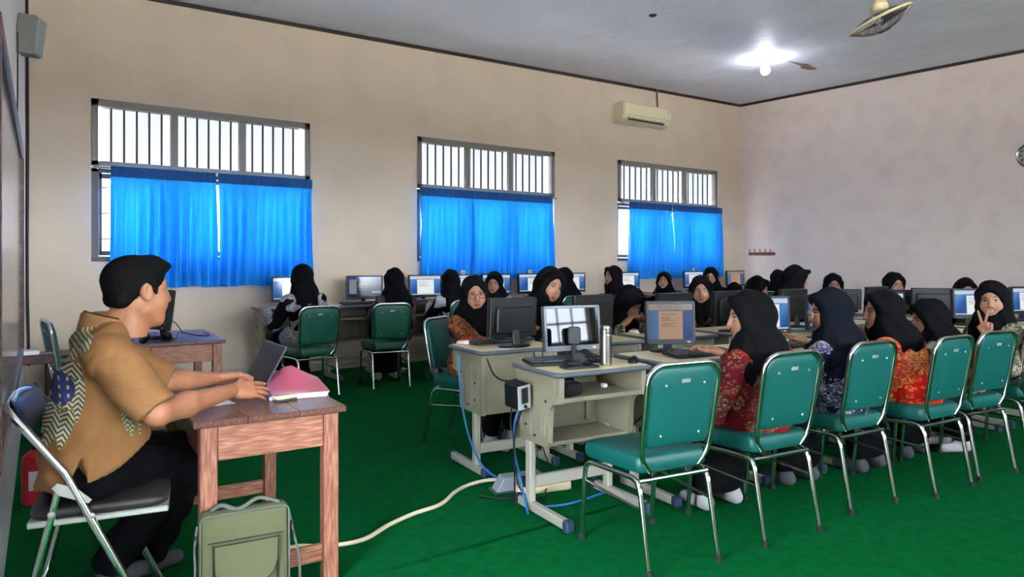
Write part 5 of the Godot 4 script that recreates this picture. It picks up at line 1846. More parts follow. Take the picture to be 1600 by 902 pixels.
	for i in 2:
		f.cap(hip[i], kn[i], 0.102, 0.080, 0.05)
		f.cap(kn[i] + Vector3(0, -0.005, 0), an[i] + Vector3(0, 0.03, 0), 0.079, 0.068, 0.03)
	b = MB.new()
	net(f, b, func(p: Vector3) -> float: return 0.004 * sin(p.y * 44.0 + p.x * 30.0 + sin(p.z * 25.0) * 2.0) + 0.002 * sin(p.y * 90.0 - p.x * 40.0))
	obj("trousers", b, M.trouser_black, t)
	for i in 2:
		f = Fld.new(an[i] - Vector3(0.1, 0.14, 0.16), an[i] + Vector3(0.18, 0.1, 0.1), 0.008)
		f.cap(an[i] + Vector3(0, 0.05, 0), an[i], 0.045, 0.04, 0.03)
		f.cap(an[i] + Vector3(-0.025, -0.035, 0.01), an[i] + Vector3(0.10, -0.055, -0.06), 0.039, 0.03, 0.03)
		b = MB.new()
		net(f, b)
		obj("sock", b, M.sock_grey, t)
	# shirt, sleeves, collar
	var sm := mat("shirt_batik", Color.WHITE, 0.85)
	sm.albedo_texture = ImageTexture.create_from_image(shirt_picture())
	var plain := mat("shirt_brown", srgb(152, 104, 58), 0.85)
	plain.albedo_texture = noise_tex(61, 0.05, [[0, Color(0.86, 0.86, 0.86)], [1, Color(1, 1, 1)]], 256, 3)
	tri(plain, Vector3(2, 8, 2))
	f = Fld.new(P0 - Vector3(0.25, 0.12, 0.3), P2 + Vector3(0.3, 0.08, 0.3), 0.0085)
	f.cap(P0 + Vector3(0, -0.03, 0), P0 + Vector3(0.01, 0.1, 0), 0.178, 0.160, 0.04, front, 0.86)
	f.cap(P0 + Vector3(0.01, 0.08, 0), P1, 0.158, 0.155, 0.05, front, 0.86)
	f.cap(P1, P2 - Vector3(0.015, 0.06, 0), 0.155, 0.085, 0.05, front, 0.8)
	f.cap(P1 + front * 0.05 + Vector3(0, -0.08, 0), P1 + front * 0.06 - Vector3(0, 0.2, 0), 0.11, 0.12, 0.05)
	f.cap(sh[0], sh[1], 0.066, 0.066, 0.05)
	for i in 2: f.cap(P2 - Vector3(0.012, 0.03, 0), sh[i] + Vector3(0, -0.005, 0), 0.062, 0.066, 0.05)
	for i in 2: f.cap(hip[i] + Vector3(-0.02, 0.03, 0), hip[i].lerp(kn[i], 0.35) + Vector3(0, 0.02, 0), 0.122, 0.112, 0.05)
	f.cut(P0 + Vector3(0, 0.012, 0), Vector3(0.36, -0.93, 0).normalized())
	# the notch at the side seam
	f.cap(P0 + Vector3(-0.055, -0.05, 0.2), P0 + Vector3(-0.035, 0.085, 0.2), 0.036, 0.004, 0.004, Vector3.BACK, 4.0, 1)
	b = MB.new()
	net(f, b, func(p: Vector3) -> float: return 0.004 * sin(p.y * 50.0 + sin(p.x * 24.0 + p.z * 20.0) * 2.4) + 0.003 * sin((p.x - p.y) * 62.0 + p.z * 20.0))
	for i in b.v.size():
		var p: Vector3 = b.v[i] + at
		b.uv[i] = Vector2((p.x + 0.02) / 0.56, (1.16 - p.y) / 0.60)
	obj("shirt", b, sm, t)
	for i in 2:
		f = Fld.new(sh[i].min(el[i]) - Vector3.ONE * 0.12, sh[i].max(el[i]) + Vector3.ONE * 0.12, 0.008)
		f.cap(sh[i], el[i].lerp(sh[i], 0.08), 0.077, 0.073, 0.03)
		f.cut(el[i].lerp(sh[i], 0.05), (el[i] - sh[i]).normalized())
		b = MB.new()
		net(f, b, func(p: Vector3) -> float: return 0.003 * sin(p.y * 70.0 + p.x * 40.0))
		obj("sleeve", b, plain, t)
	b = MB.new()
	var col := []
	for j in 4:
		var rowp := []
		for i in 21:
			var a := lerpf(-2.75, 2.75, i / 20.0)
			var r: float = [0.071, 0.074, 0.084, 0.096][j]
			var y: float = [0.01, 0.044 + 0.010 * cos(a), 0.034 + 0.010 * cos(a), -0.008 - 0.02 * absf(a) / 2.75][j]
			var back := Vector3(-front.x, 0, -front.z)
			var side := Vector3(-front.z, 0, front.x)
			rowp.append(P2 + Vector3(-0.004, 0.0 - 0.03 * (absf(a) / 2.75), 0) + back * cos(a) * r + side * sin(a) * r * 0.95 + Vector3(0, y, 0))
		col.append(rowp)
	grid(b, col)
	obj("collar", b, plain, t)
	b = MB.new()
	tube(b, [W.call(0.435, 0.86, -2.76), W.call(0.44, 0.79, -2.76)], 0.004, 8)
	obj("pocket_pen", b, M.plate_silver, t)

func teacher_corner() -> void:
	# folding chair
	var at := Vector3(0.25, 0, -2.83)
	var t := thing("folding_chair", "chrome folding chair with dark padded seat and back under the teacher", "chair", at, -0.2)
	var b: MB
	for s in [-1.0, 1.0]:
		var z: float = s * 0.215
		b = MB.new()
		tube(b, [Vector3(0.235, 0.0, z), Vector3(-0.04, 0.60, z), Vector3(-0.145, 0.745, z * 0.98)], 0.0125, 10)
		obj("leg", b, M.chrome, t)
		b = MB.new()
		tube(b, [Vector3(-0.185, 0.0, z * 0.9), Vector3(-0.055, 0.555, z * 0.93)], 0.0115, 10)
		obj("leg", b, M.chrome, t)
		b = MB.new()
		prism(b, Transform3D(Basis(), Vector3(-0.025, 0.535, z + s * 0.004)), PackedVector2Array([Vector2(-0.05, 0.02), Vector2(-0.035, 0.035), Vector2(0.02, 0.01), Vector2(0.06, -0.03), Vector2(0.05, -0.04), Vector2(-0.03, -0.005)]), 0.006, 0.001)
		obj("hinge_plate", b, M.plate_silver, t)
		for q in [Vector3(0.035, 0.455, 0), Vector3(-0.075, 0.475, 0)]:
			b = MB.new()
			lathe(b, Transform3D(Basis(Vector3.RIGHT, s * PI / 2), q + Vector3(0, 0, z + s * 0.008)), [Vector2(0, 0), Vector2(0.011, 0), Vector2(0.009, 0.006), Vector2(0, 0.008)], 12)
			obj("rivet", b, M.plate_silver, t)
	b = MB.new()
	tube(b, soft([Vector3(-0.145, 0.745, -0.21), Vector3(-0.195, 0.81, -0.2), Vector3(-0.205, 0.83, 0.0), Vector3(-0.195, 0.81, 0.2), Vector3(-0.145, 0.745, 0.21)], 0.05), 0.0125, 10)
	obj("top_rail", b, M.chrome, t)
	b = MB.new()
	cushion(b, Transform3D(Basis(Vector3.RIGHT, PI / 2) * Basis(), Vector3(0.055, 0.465, 0)), 0.40, 0.39, 0.035, 0.06, 0.012)
	obj("seat", b, M.vinyl_brown, t)
	b = MB.new()
	bx(b, 0.055, 0.438, 0, 0.40, 0.02, 0.395, 0.004)
	obj("seat_pan", b, M.plate_silver, t)
	b = MB.new()
	var pts := []
	for side in 2:
		var rows := []
		for j in 7:
			var rw := []
			for i in 13:
				var u := lerpf(-1, 1, i / 12.0)
				var v := lerpf(-1, 1, j / 6.0)
				var th := 0.022 * (1.0 - pow(u, 4)) * (1.0 - pow(v, 4)) * (1.0 if side == 0 else -0.5)
				rw.append(Vector3(-0.155 - 0.03 * (1.0 - u * u) - v * 0.028 + th, 0.765 + v * 0.068, u * 0.195))
			rows.append(rw)
		grid(b, rows)
	obj("back_pad", b, M.vinyl_navy, t)
	b = MB.new()
	tube(b, [Vector3(-0.150, 0.15, -0.195), Vector3(-0.150, 0.15, 0.195)], 0.009, 8)
	obj("rung", b, M.chrome, t)
	# tables
	wooden_table("worn reddish wooden table at which the teacher sits", 0.555, 1.04, 0.70, Vector3(0.858, 0, -3.152), -0.06, M.wood_z)
	wooden_table("wooden table behind the teacher carrying a monitor and headphones", 0.56, 0.92, 0.70, Vector3(1.07, 0, -5.79), -0.06, M.wood_z)
	# laptop: hinge towards +X, screen leaning back
	t = thing("laptop", "thin laptop with a dark angled screen in front of the teacher", "laptop", Vector3(0.925, 0.70, -3.235), -0.03)
	b = MB.new()
	prism(b, Transform3D(Basis(Vector3.RIGHT, -PI / 2), Vector3(-0.115, 0.009, 0)), rrect(0.23, 0.33, 0.01, 3), 0.014, 0.002)
	obj("base", b, M.grey_plastic, t)
	b = MB.new()
	bx(b, -0.085, 0.0172, 0, 0.11, 0.002, 0.28, 0.0005)
	bx(b, -0.185, 0.0168, 0, 0.06, 0.001, 0.10, 0.0003)
	obj("keyboard_deck", b, M.key_black, t)
	var lx := Transform3D(Basis(Vector3.BACK, -0.50), Vector3(0.0, 0.012, 0))
	b = MB.new()
	prism(b, lx * Transform3D(Basis(Vector3.UP, PI / 2), Vector3(0, 0.102, 0)), rrect(0.33, 0.205, 0.008, 3), 0.007, 0.0015)
	var lid := obj("screen_lid", b, M.silver_plastic, t)
	b = MB.new()
	box(b, lx * Transform3D(Basis(), Vector3(-0.0042, 0.102, 0)), Vector3(0.002, 0.192, 0.318), 0.0005)
	obj("display", b, M.black_matte, lid)
	# papers, folders, eraser, marker
	var paper := func(p: Vector3, w: float, d: float, yaw: float, label: String) -> void:
		var bb := MB.new()
		box(bb, Transform3D(Basis(), Vector3.ZERO), Vector3(w, 0.002, d), 0.0005)
		var o := obj("paper_sheet", bb, M.paper, self)
		o.position = p
		o.rotation.y = yaw
		tag(o, label, "paper")
	paper.call(Vector3(0.685, 0.7025, -3.05), 0.12, 0.30, 0.1, "white paper sheet lying under the teacher's forearms")
	t = thing("document_folder", "pink red plastic folder stuffed with papers, cover curling up", "folder", Vector3(1.035, 0.70, -2.995), -0.2)
	b = MB.new()
	for k in 5: box(b, Transform3D(Basis(Vector3.UP, 0.02 * sin(k * 2.1)), Vector3(0.002 * k, 0.004 + 0.0042 * k, 0)), Vector3(0.21, 0.003, 0.29), 0.0006)
	obj("pages", b, M.paper, t)
	for k in 2:
		b = MB.new()
		var pts2 := []
		for j in 9:
			var rw := []
			for i in 9:
				var u := i / 8.0
				var v := j / 8.0
				var lift := 0.0 if k == 0 else 0.024 + 0.078 * pow(v, 1.4) * pow(maxf(0.0, 1.0 - 1.45 * absf(u - 0.45)), 1.25)
				rw.append(Vector3(-0.115 + 0.23 * u, 0.0015 + lift, 0.155 - 0.31 * v))
			pts2.append(rw)
		grid(b, pts2)
		obj("cover", b, M.folder_pink, t)
	t = thing("board_eraser", "cream oval board eraser on the teacher's table", "eraser", Vector3(0.945, 0.70, -2.86), 0.25)
	b = MB.new()
	prism(b, Transform3D(Basis(Vector3.RIGHT, -PI / 2), Vector3(0, 0.016, 0)), rrect(0.10, 0.042, 0.0205, 6), 0.014, 0.003)
	obj("handle", b, M.cream_plastic, t)
	b = MB.new()
	prism(b, Transform3D(Basis(Vector3.RIGHT, -PI / 2), Vector3(0, 0.005, 0)), rrect(0.096, 0.038, 0.0185, 6), 0.009, 0.001)
	obj("felt", b, M.sock_grey, t)
	t = thing("marker_pen", "white marker pen with a red cap lying against the eraser", "marker", Vector3(0.945, 0.709, -2.895), 0.3)
	b = MB.new()
	tube(b, [Vector3(-0.06, 0, 0), Vector3(0.02, 0, 0)], 0.0085, 12)
	obj("barrel", b, M.white_plastic, t)
	b = MB.new()
	tube(b, [Vector3(0.02, 0, 0), Vector3(0.062, 0, 0)], 0.0092, 12)
	obj("cap", b, M.red_plastic, t)
	b = MB.new()
	for k in 3: tube(b, [Vector3(-0.03 + 0.016 * k, 0, 0), Vector3(-0.022 + 0.016 * k, 0, 0)], 0.0088, 12)
	obj("printed_band", b, M.red_plastic, t).set_meta("kind", "stuff")
	# olive shoulder bag against the table legs
	t = thing("shoulder_bag", "olive green canvas shoulder bag with a flap pocket leaning on the table leg", "bag", Vector3(0.71, 0, -2.60), -0.13)
	b = MB.new()
	cushion(b, Transform3D(Basis(Vector3.RIGHT, -0.03), Vector3(0, 0.195, 0)), 0.30, 0.385, 0.075, 0.02, 0.008)
	obj("bag_body", b, M.canvas_olive, t)
	b = MB.new()
	cushion(b, Transform3D(Basis(Vector3.RIGHT, -0.03), Vector3(0.0, 0.125, 0.045)), 0.205, 0.235, 0.018, 0.02, 0.004)
	obj("front_pocket", b, M.canvas_olive, t)
	b = MB.new()
	var fl := PackedVector2Array([Vector2(0.106, 0.06), Vector2(-0.106, 0.06), Vector2(-0.104, -0.03), Vector2(-0.092, -0.07), Vector2(-0.06, -0.09), Vector2(0.05, -0.09), Vector2(0.09, -0.06), Vector2(0.104, -0.02)])
	prism(b, Transform3D(Basis(Vector3.RIGHT, -0.05), Vector3(0, 0.225, 0.062)), fl, 0.007, 0.002)
	var flap := obj("pocket_flap", b, M.canvas_olive, t)
	b = MB.new()
	var fe := []
	for p in fl: fe.append(Transform3D(Basis(Vector3.RIGHT, -0.05), Vector3(0, 0.225, 0.0655)) * Vector3(p.x, p.y, 0))
	tube(b, fe, 0.0022, 6, true)
	obj("flap_edge", b, M.olive_dark, flap)
	b = MB.new()
	for s in [-1.0, 1.0]: tube(b, [Vector3(s * 0.108, 0.01, 0.052), Vector3(s * 0.108, 0.285, 0.046)], 0.0025, 6)
	tube(b, [Vector3(-0.125, 0.292, 0.046), Vector3(0.125, 0.292, 0.046)], 0.0022, 6)
	obj("pocket_seam", b, M.olive_dark, t).set_meta("kind", "stuff")
	b = MB.new()
	var seam := []
	for p in rrect(0.296, 0.375, 0.02, 4): seam.append(Vector3(p.x, p.y + 0.195, 0.040 - (p.y) * 0.03))
	tube(b, seam, 0.0035, 6, true)
	obj("piping", b, M.strap_grey, t)
	b = MB.new()
	tube(b, spline([Vector3(-0.14, 0.36, -0.01), Vector3(-0.08, 0.40, -0.02), Vector3(-0.02, 0.385, 0.0), Vector3(0.05, 0.41, -0.01), Vector3(0.12, 0.388, 0.0)], 6), 0.016, 8, false, 0.35)
	obj("top_strap", b, M.strap_grey, t)
	for s in [-1.0, 1.0]:
		b = MB.new()
		tube(b, spline([Vector3(s * 0.155, 0.345, 0.0), Vector3(s * 0.165, 0.28, 0.02), Vector3(s * (0.175 + 0.01 * s), 0.18, 0.03), Vector3(s * 0.185, 0.05, 0.035), Vector3(s * 0.17, 0.008, 0.05)], 6), 0.015, 8, false, 0.25)
		var st := obj("shoulder_strap", b, M.strap_grey, t)
		b = MB.new()
		var rg := []
		for k in 14: rg.append(Vector3(s * 0.163, 0.27 + 0.017 * cos(TAU * k / 14), 0.02 + 0.017 * sin(TAU * k / 14)))
		tube(b, rg, 0.003, 6, true)
		bx(b, s * 0.161, 0.305, 0.012, 0.012, 0.03, 0.03, 0.003)
		obj("buckle", b, M.rubber_black, st)
	# things on the table behind
	make_monitor("thin black monitor seen edge-on behind the teacher's head", "", 0.36, 0.29, M.black_plastic, screen_mat("screen_off_2", 9, 0.0), Vector3(0.915, 0.701, -5.62), -PI / 2 + 0.35, 0.14, 0.07)
	t = thing("headphones", "black headphones with grey ear cups lying on the wooden table", "headphones", Vector3(0.88, 0.70, -5.44), 0.4)
	b = MB.new()
	var arc := []
	for k in 13: arc.append(Vector3(0.085 * cos(PI * k / 12), 0.022 + 0.004 * sin(PI * k / 12), -0.10 * sin(PI * k / 12)))
	tube(b, arc, 0.009, 8)
	obj("headband", b, M.black_plastic, t)
	for s in [-1.0, 1.0]:
		b = MB.new()
		lathe(b, Transform3D(Basis(Vector3.BACK, -s * 0.9), Vector3(s * 0.085, 0.035, 0.01)), [Vector2(0, -0.022), Vector2(0.034, -0.02), Vector2(0.04, -0.008), Vector2(0.038, 0.01), Vector2(0.022, 0.02), Vector2(0, 0.022)], 20)
		var cup := obj("ear_cup", b, M.black_gloss, t)
		b = MB.new()
		lathe(b, Transform3D(Basis(Vector3.BACK, -s * 0.9), Vector3(s * 0.085, 0.035, 0.01)), [Vector2(0.024, 0.0195), Vector2(0.024, 0.023), Vector2(0, 0.024)], 20)
		obj("cup_disc", b, M.silver_plastic, cup)
	cable("cable", "thin black headphone cable curling over the wooden table", M.cable_black, [Vector3(0.92, 0.706, -5.45), Vector3(1.02, 0.706, -5.5), Vector3(1.1, 0.73, -5.75), Vector3(1.2, 0.706, -5.7), Vector3(1.28, 0.706, -5.62), Vector3(1.30, 0.706, -5.9)], 0.004)
	cable("cable", "looped black cable rising beside the edge-on monitor", M.cable_black, [Vector3(0.93, 0.80, -5.70), Vector3(1.0, 0.84, -5.80), Vector3(1.09, 0.79, -5.85), Vector3(1.14, 0.706, -5.85)], 0.004)
	# low bench by the window wall
	t = thing("bench", "low dark wooden bench against the window wall behind the teacher", "bench", Vector3(0.62, 0, -7.45))
	b = MB.new()
	bx(b, 0, 0.43, 0, 0.62, 0.03, 0.42, 0.004)
	obj("bench_top", b, M.wood_dark, t)
	for sx in [-1, 1]:
		for sz in [-1, 1]:
			b = MB.new()
			bx(b, sx * 0.26, 0.205, sz * 0.17, 0.05, 0.41, 0.05, 0.004)
			obj("leg", b, M.wood_dark, t)
	b = MB.new()
	bx(b, 0, 0.34, 0.17, 0.48, 0.08, 0.02, 0.003)
	obj("rail", b, M.wood_dark, t)
	# fire extinguisher
	t = thing("fire_extinguisher", "red fire extinguisher standing at the foot of the left wall", "extinguisher", Vector3(0.155, 0, -4.45))
	b = MB.new()
	lathe(b, Transform3D(), [Vector2(0, 0), Vector2(0.058, 0), Vector2(0.062, 0.01), Vector2(0.062, 0.22), Vector2(0.055, 0.25), Vector2(0.03, 0.272), Vector2(0.018, 0.28), Vector2(0, 0.28)], 24)
	obj("cylinder", b, M.red_plastic, t)
	b = MB.new()
	lathe(b, Transform3D(), [Vector2(0.014, 0.278), Vector2(0.016, 0.30), Vector2(0.016, 0.325), Vector2(0, 0.33)], 12)
	bx(b, 0.03, 0.335, 0, 0.10, 0.008, 0.018)
	bx(b, 0.03, 0.31, 0, 0.08, 0.008, 0.018)
	obj("valve", b, M.rubber_black, t)
	b = MB.new()
	tube(b, spline([Vector3(0.01, 0.30, 0.02), Vector3(0.04, 0.28, 0.06), Vector3(0.04, 0.2, 0.072), Vector3(0.03, 0.08, 0.07)], 6), 0.008, 8)
	obj("hose", b, M.rubber_black, t)
	b = MB.new()
	var lb := []
	for j in 2:
		var rw := []
		for i in 9:
			var a := 0.9 + 1.2 * i / 8.0
			rw.append(Vector3(0.0625 * cos(a), 0.08 + 0.1 * j, 0.0625 * sin(a)))
		lb.append(rw)
	grid(b, lb)
	obj("paper_label", b, M.paper, t)
	# writing board on the left wall
	var ld := Vector3(left_x(-2.0) - left_x(-4.6), 0, 2.6).normalized()
	var yaw := atan2(ld.x, ld.z)
	t = thing("writing_board", "glossy grey writing board with a dark frame on the left wall", "board", Vector3(left_x(-3.4) + 0.02, 0, -3.4), yaw)
	b = MB.new()
	bx(b, 0.0, 1.31, 0, 0.02, 1.05, 2.5, 0.002)
	obj("board_surface", b, M.board_grey, t)
	b = MB.new()
	for y in [0.77, 1.85]: bx(b, 0.008, y, 0, 0.035, 0.055, 2.6, 0.006)
	for z in [-1.28, 1.28]: bx(b, 0.008, 1.31, z, 0.035, 1.05, 0.055, 0.006)
	obj("board_frame", b, M.wood_dark, t)
	b = MB.new()
	bx(b, 0.085, 0.735, -1.23, 0.15, 0.05, 0.14, 0.006)
	obj("chalk_tray", b, M.wood_dark, t)
	var bb := MB.new()
	box(bb, Transform3D(), Vector3(0.08, 0.022, 0.11), 0.004)
	var er := obj("duster", bb, M.paper, self)
	er.position = Vector3(0.135, 0.771, -4.63)
	er.rotation.y = 0.05
	tag(er, "pale duster lying at the far end of the board's tray", "duster")
	# small loudspeaker high on the left wall
	t = thing("wall_speaker", "small grey loudspeaker mounted high on the left wall", "speaker", Vector3(left_x(-5.2), 2.63, -5.2), PI / 2 - 0.35)
	b = MB.new()
	var sp := PackedVector2Array([Vector2(-0.068, 0.115), Vector2(0.068, 0.115), Vector2(0.056, -0.115), Vector2(-0.056, -0.115)])
	prism(b, Transform3D(Basis(Vector3.RIGHT, 0.1), Vector3(0, 0, 0.07)), sp, 0.11, 0.008)
	obj("cabinet", b, M.speaker_grey, t)
	b = MB.new()
	prism(b, Transform3D(Basis(Vector3.RIGHT, 0.1), Vector3(0, -0.006, 0.126)), PackedVector2Array([Vector2(-0.062, 0.108), Vector2(0.062, 0.108), Vector2(0.051, -0.106), Vector2(-0.051, -0.106)]), 0.01, 0.003)
	obj("grille", b, M.speaker_cloth, t)
	b = MB.new()
	bx(b, 0, 0.0, 0.015, 0.04, 0.08, 0.05, 0.004)
	obj("bracket", b, M.rubber_black, t)
	cable("cable", "black cable running down the corner beside the writing board", M.cable_black, [Vector3(left_x(-7.8) + 0.012, 3.88, -7.835), Vector3(left_x(-7.8) + 0.02, 2.5, -7.838), Vector3(left_x(-7.8) + 0.016, 1.2, -7.835), Vector3(left_x(-7.8) + 0.03, 0.3, -7.838)], 0.012)
	cable("cable", "thin wire hanging from the loudspeaker to the writing board", M.cable_black, [Vector3(left_x(-5.0) + 0.01, 2.6, -5.0), Vector3(left_x(-4.95) + 0.01, 2.2, -4.95), Vector3(left_x(-4.65) + 0.012, 1.88, -4.62)], 0.004)

func cable(called: String, label: String, m: StandardMaterial3D, pts: Array, r: float, group := "") -> void:
	var b := MB.new()
	tube(b, spline(pts, 8), r, 8)
	tag(obj(called, b, m), label, "cable", group)

func materials_details() -> void:
	mat("vinyl_navy", srgb(22, 28, 42), 0.4)
	mat("vinyl_brown", srgb(38, 33, 34), 0.45)
	mat("black_matte", srgb(22, 21, 22), 0.5)
	var fp := mat("folder_pink", srgb(206, 84, 116), 0.2)
	fp.metallic_specular = 0.7
	var ol := mat("canvas_olive", srgb(88, 89, 60), 0.9)
	ol.heightmap_enabled = true
	ol.heightmap_texture = noise_tex(62, 0.03, [], 256, 4)
	ol.heightmap_scale = 0.12
	tri(ol, Vector3.ONE * 3.0)
	mat("olive_dark", srgb(40, 42, 28), 0.9)
	mat("strap_grey", srgb(92, 98, 88), 0.85)
	mat("board_grey", srgb(120, 116, 110), 0.12)
	mat("speaker_grey", srgb(128, 124, 120), 0.6)
	mat("speaker_cloth", srgb(150, 154, 148), 0.85)
	mat("plaster_flake", srgb(140, 116, 92), 0.8)
	mat("sticker_cream", srgb(232, 218, 176), 0.6)
	mat("orange_plastic", srgb(222, 150, 60), 0.5)
	var bl := mat("bulb_glow", srgb(245, 246, 250), 0.4)
	bl.emission_enabled = true
	bl.emission = Color(0.95, 0.97, 1.0)
	bl.emission_energy_multiplier = 1.3

func ceiling_things() -> void:
	var b := MB.new()
	# lamp
	var p := Vector3(8.5, ceil_y(8.5), -5.76)
	var t := thing("ceiling_lamp", "bare white bulb glowing in a ceiling socket near the far corner", "lamp", p)
	lathe(b, Transform3D(), [Vector2(0, 0), Vector2(0.075, 0), Vector2(0.07, -0.025), Vector2(0.04, -0.05), Vector2(0.035, -0.075), Vector2(0, -0.075)], 20)
	obj("socket", b, M.white_plastic, t)
	b = MB.new()
	lathe(b, Transform3D(), [Vector2(0.03, -0.07), Vector2(0.034, -0.09), Vector2(0.06, -0.125), Vector2(0.068, -0.165), Vector2(0.055, -0.205), Vector2(0.025, -0.228), Vector2(0, -0.232)], 24)
	obj("bulb", b, M.bulb_glow, t)
	var l := OmniLight3D.new()
	l.name = "bulb_light"
	l.light_color = Color(0.92, 0.95, 1.0)
	l.light_energy = LAMP
	l.light_size = 0.06
	l.omni_range = 20.0
	l.omni_attenuation = 2.0
	l.shadow_enabled = true
	l.position = p + Vector3(0, -0.16, 0)
	add_child(l)
	# fan
	var c := Vector3(6.5, 3.50, -3.22)
	t = thing("ceiling_fan", "cream caged fan hanging tilted from the ceiling", "fan", c)
	var up := ceil_y(6.5) - c.y
	b = MB.new()
	lathe(b, Transform3D(), [Vector2(0.035, 0.16), Vector2(0.035, up - 0.05), Vector2(0.07, up - 0.04), Vector2(0.07, up)], 16)
	obj("stem", b, M.cream_plastic, t)
	b = MB.new()
	for s in [-1.0, 1.0]: bar(b, Vector3(s * 0.055, 0.32, 0), Vector3(s * 0.05, 0.10, 0), 0.03, 0.012)
	obj("yoke", b, M.ac_cream, t)
	b = MB.new()
	lathe(b, Transform3D(Basis(), Vector3(0, 0.02, 0)), [Vector2(0, 0.12), Vector2(0.05, 0.12), Vector2(0.075, 0.08), Vector2(0.08, 0.02), Vector2(0.05, 0.0), Vector2(0, 0)], 20)
	obj("motor", b, M.cream_plastic, t)
	var tilt := Transform3D(Basis(rt, 0.0) * Basis(fw, -0.42) * Basis(rt, -0.04), Vector3(0.01, -0.03, 0))
	b = MB.new()
	var rim := []
	for k in 36: rim.append(tilt * Vector3(0.27 * cos(TAU * k / 36), 0, 0.27 * sin(TAU * k / 36)))
	tube(b, rim, 0.012, 8, true)
	var cage := obj("cage_rim", b, M.cream_plastic, t)
	b = MB.new()
	for k in 56:
		var a := TAU * k / 56
		var w := []
		for j in 6:
			var r: float = lerpf(0.27, 0.05, j / 5.0)
			w.append(tilt * Vector3(r * cos(a + 0.25 * j / 5.0), -0.105 * sin(PI / 2 * j / 5.0), r * sin(a + 0.25 * j / 5.0)))
		tube(b, w, 0.0022, 4)
		w = []
		for j in 5:
			var r: float = lerpf(0.27, 0.08, j / 4.0)
			w.append(tilt * Vector3(r * cos(a), 0.055 * sin(PI / 2 * j / 4.0), r * sin(a)))
		tube(b, w, 0.0022, 4)
	var wires := obj("cage_wires", b, M.steel, cage)
	wires.set_meta("kind", "stuff")
	b = MB.new()
	lathe(b, tilt * Transform3D(Basis(), Vector3(0, -0.11, 0)), [Vector2(0, -0.004), Vector2(0.055, -0.004), Vector2(0.055, 0.006), Vector2(0, 0.006)], 20)
	obj("cage_badge", b, M.black_plastic, cage)
	for k in 3:
		b = MB.new()
		var pts := []
		for j in 5:
			var rw := []
			var r := 0.04 + 0.2 * j / 4.0
			for i in 5:
				var a := TAU * k / 3 + lerpf(-0.5, 0.5, i / 4.0) * (0.8 + 0.5 * j / 4.0)
				rw.append(tilt * Vector3(r * cos(a), -0.02 + 0.03 * lerpf(-0.5, 0.5, i / 4.0), r * sin(a)))
			pts.append(rw)
		grid(b, pts)
		obj("blade", b, M.charcoal, t)
	# peeling plaster and a small hole
	b = MB.new()
	var cy := ceil_y(9.2) - 0.006
	var poly := PackedVector2Array([Vector2(-0.36, 0.02), Vector2(-0.1, 0.05), Vector2(0.0, 0.09), Vector2(0.16, 0.05), Vector2(0.34, 0.03), Vector2(0.30, -0.05), Vector2(0.1, -0.08), Vector2(0.02, -0.01), Vector2(-0.1, 0.0)])
	prism(b, Transform3D(Basis(Vector3.RIGHT, PI / 2), Vector3.ZERO), poly, 0.008, 0.001)
	var o := obj("plaster_flake", b, M.plaster_flake)
	o.position = Vector3(9.25, cy, -5.68)
	tag(o, "strip of bare brown peeling on the ceiling beside the bulb", "peeling paint")
	b = MB.new()
	lathe(b, Transform3D(), [Vector2(0, -0.012), Vector2(0.035, -0.012), Vector2(0.045, 0), Vector2(0, 0)], 14)
	o = obj("ceiling_hook", b, M.rubber_black)
	o.position = Vector3(5.87, ceil_y(5.87), -5.40)
	tag(o, "small black hook plate alone on the bare ceiling", "hook")

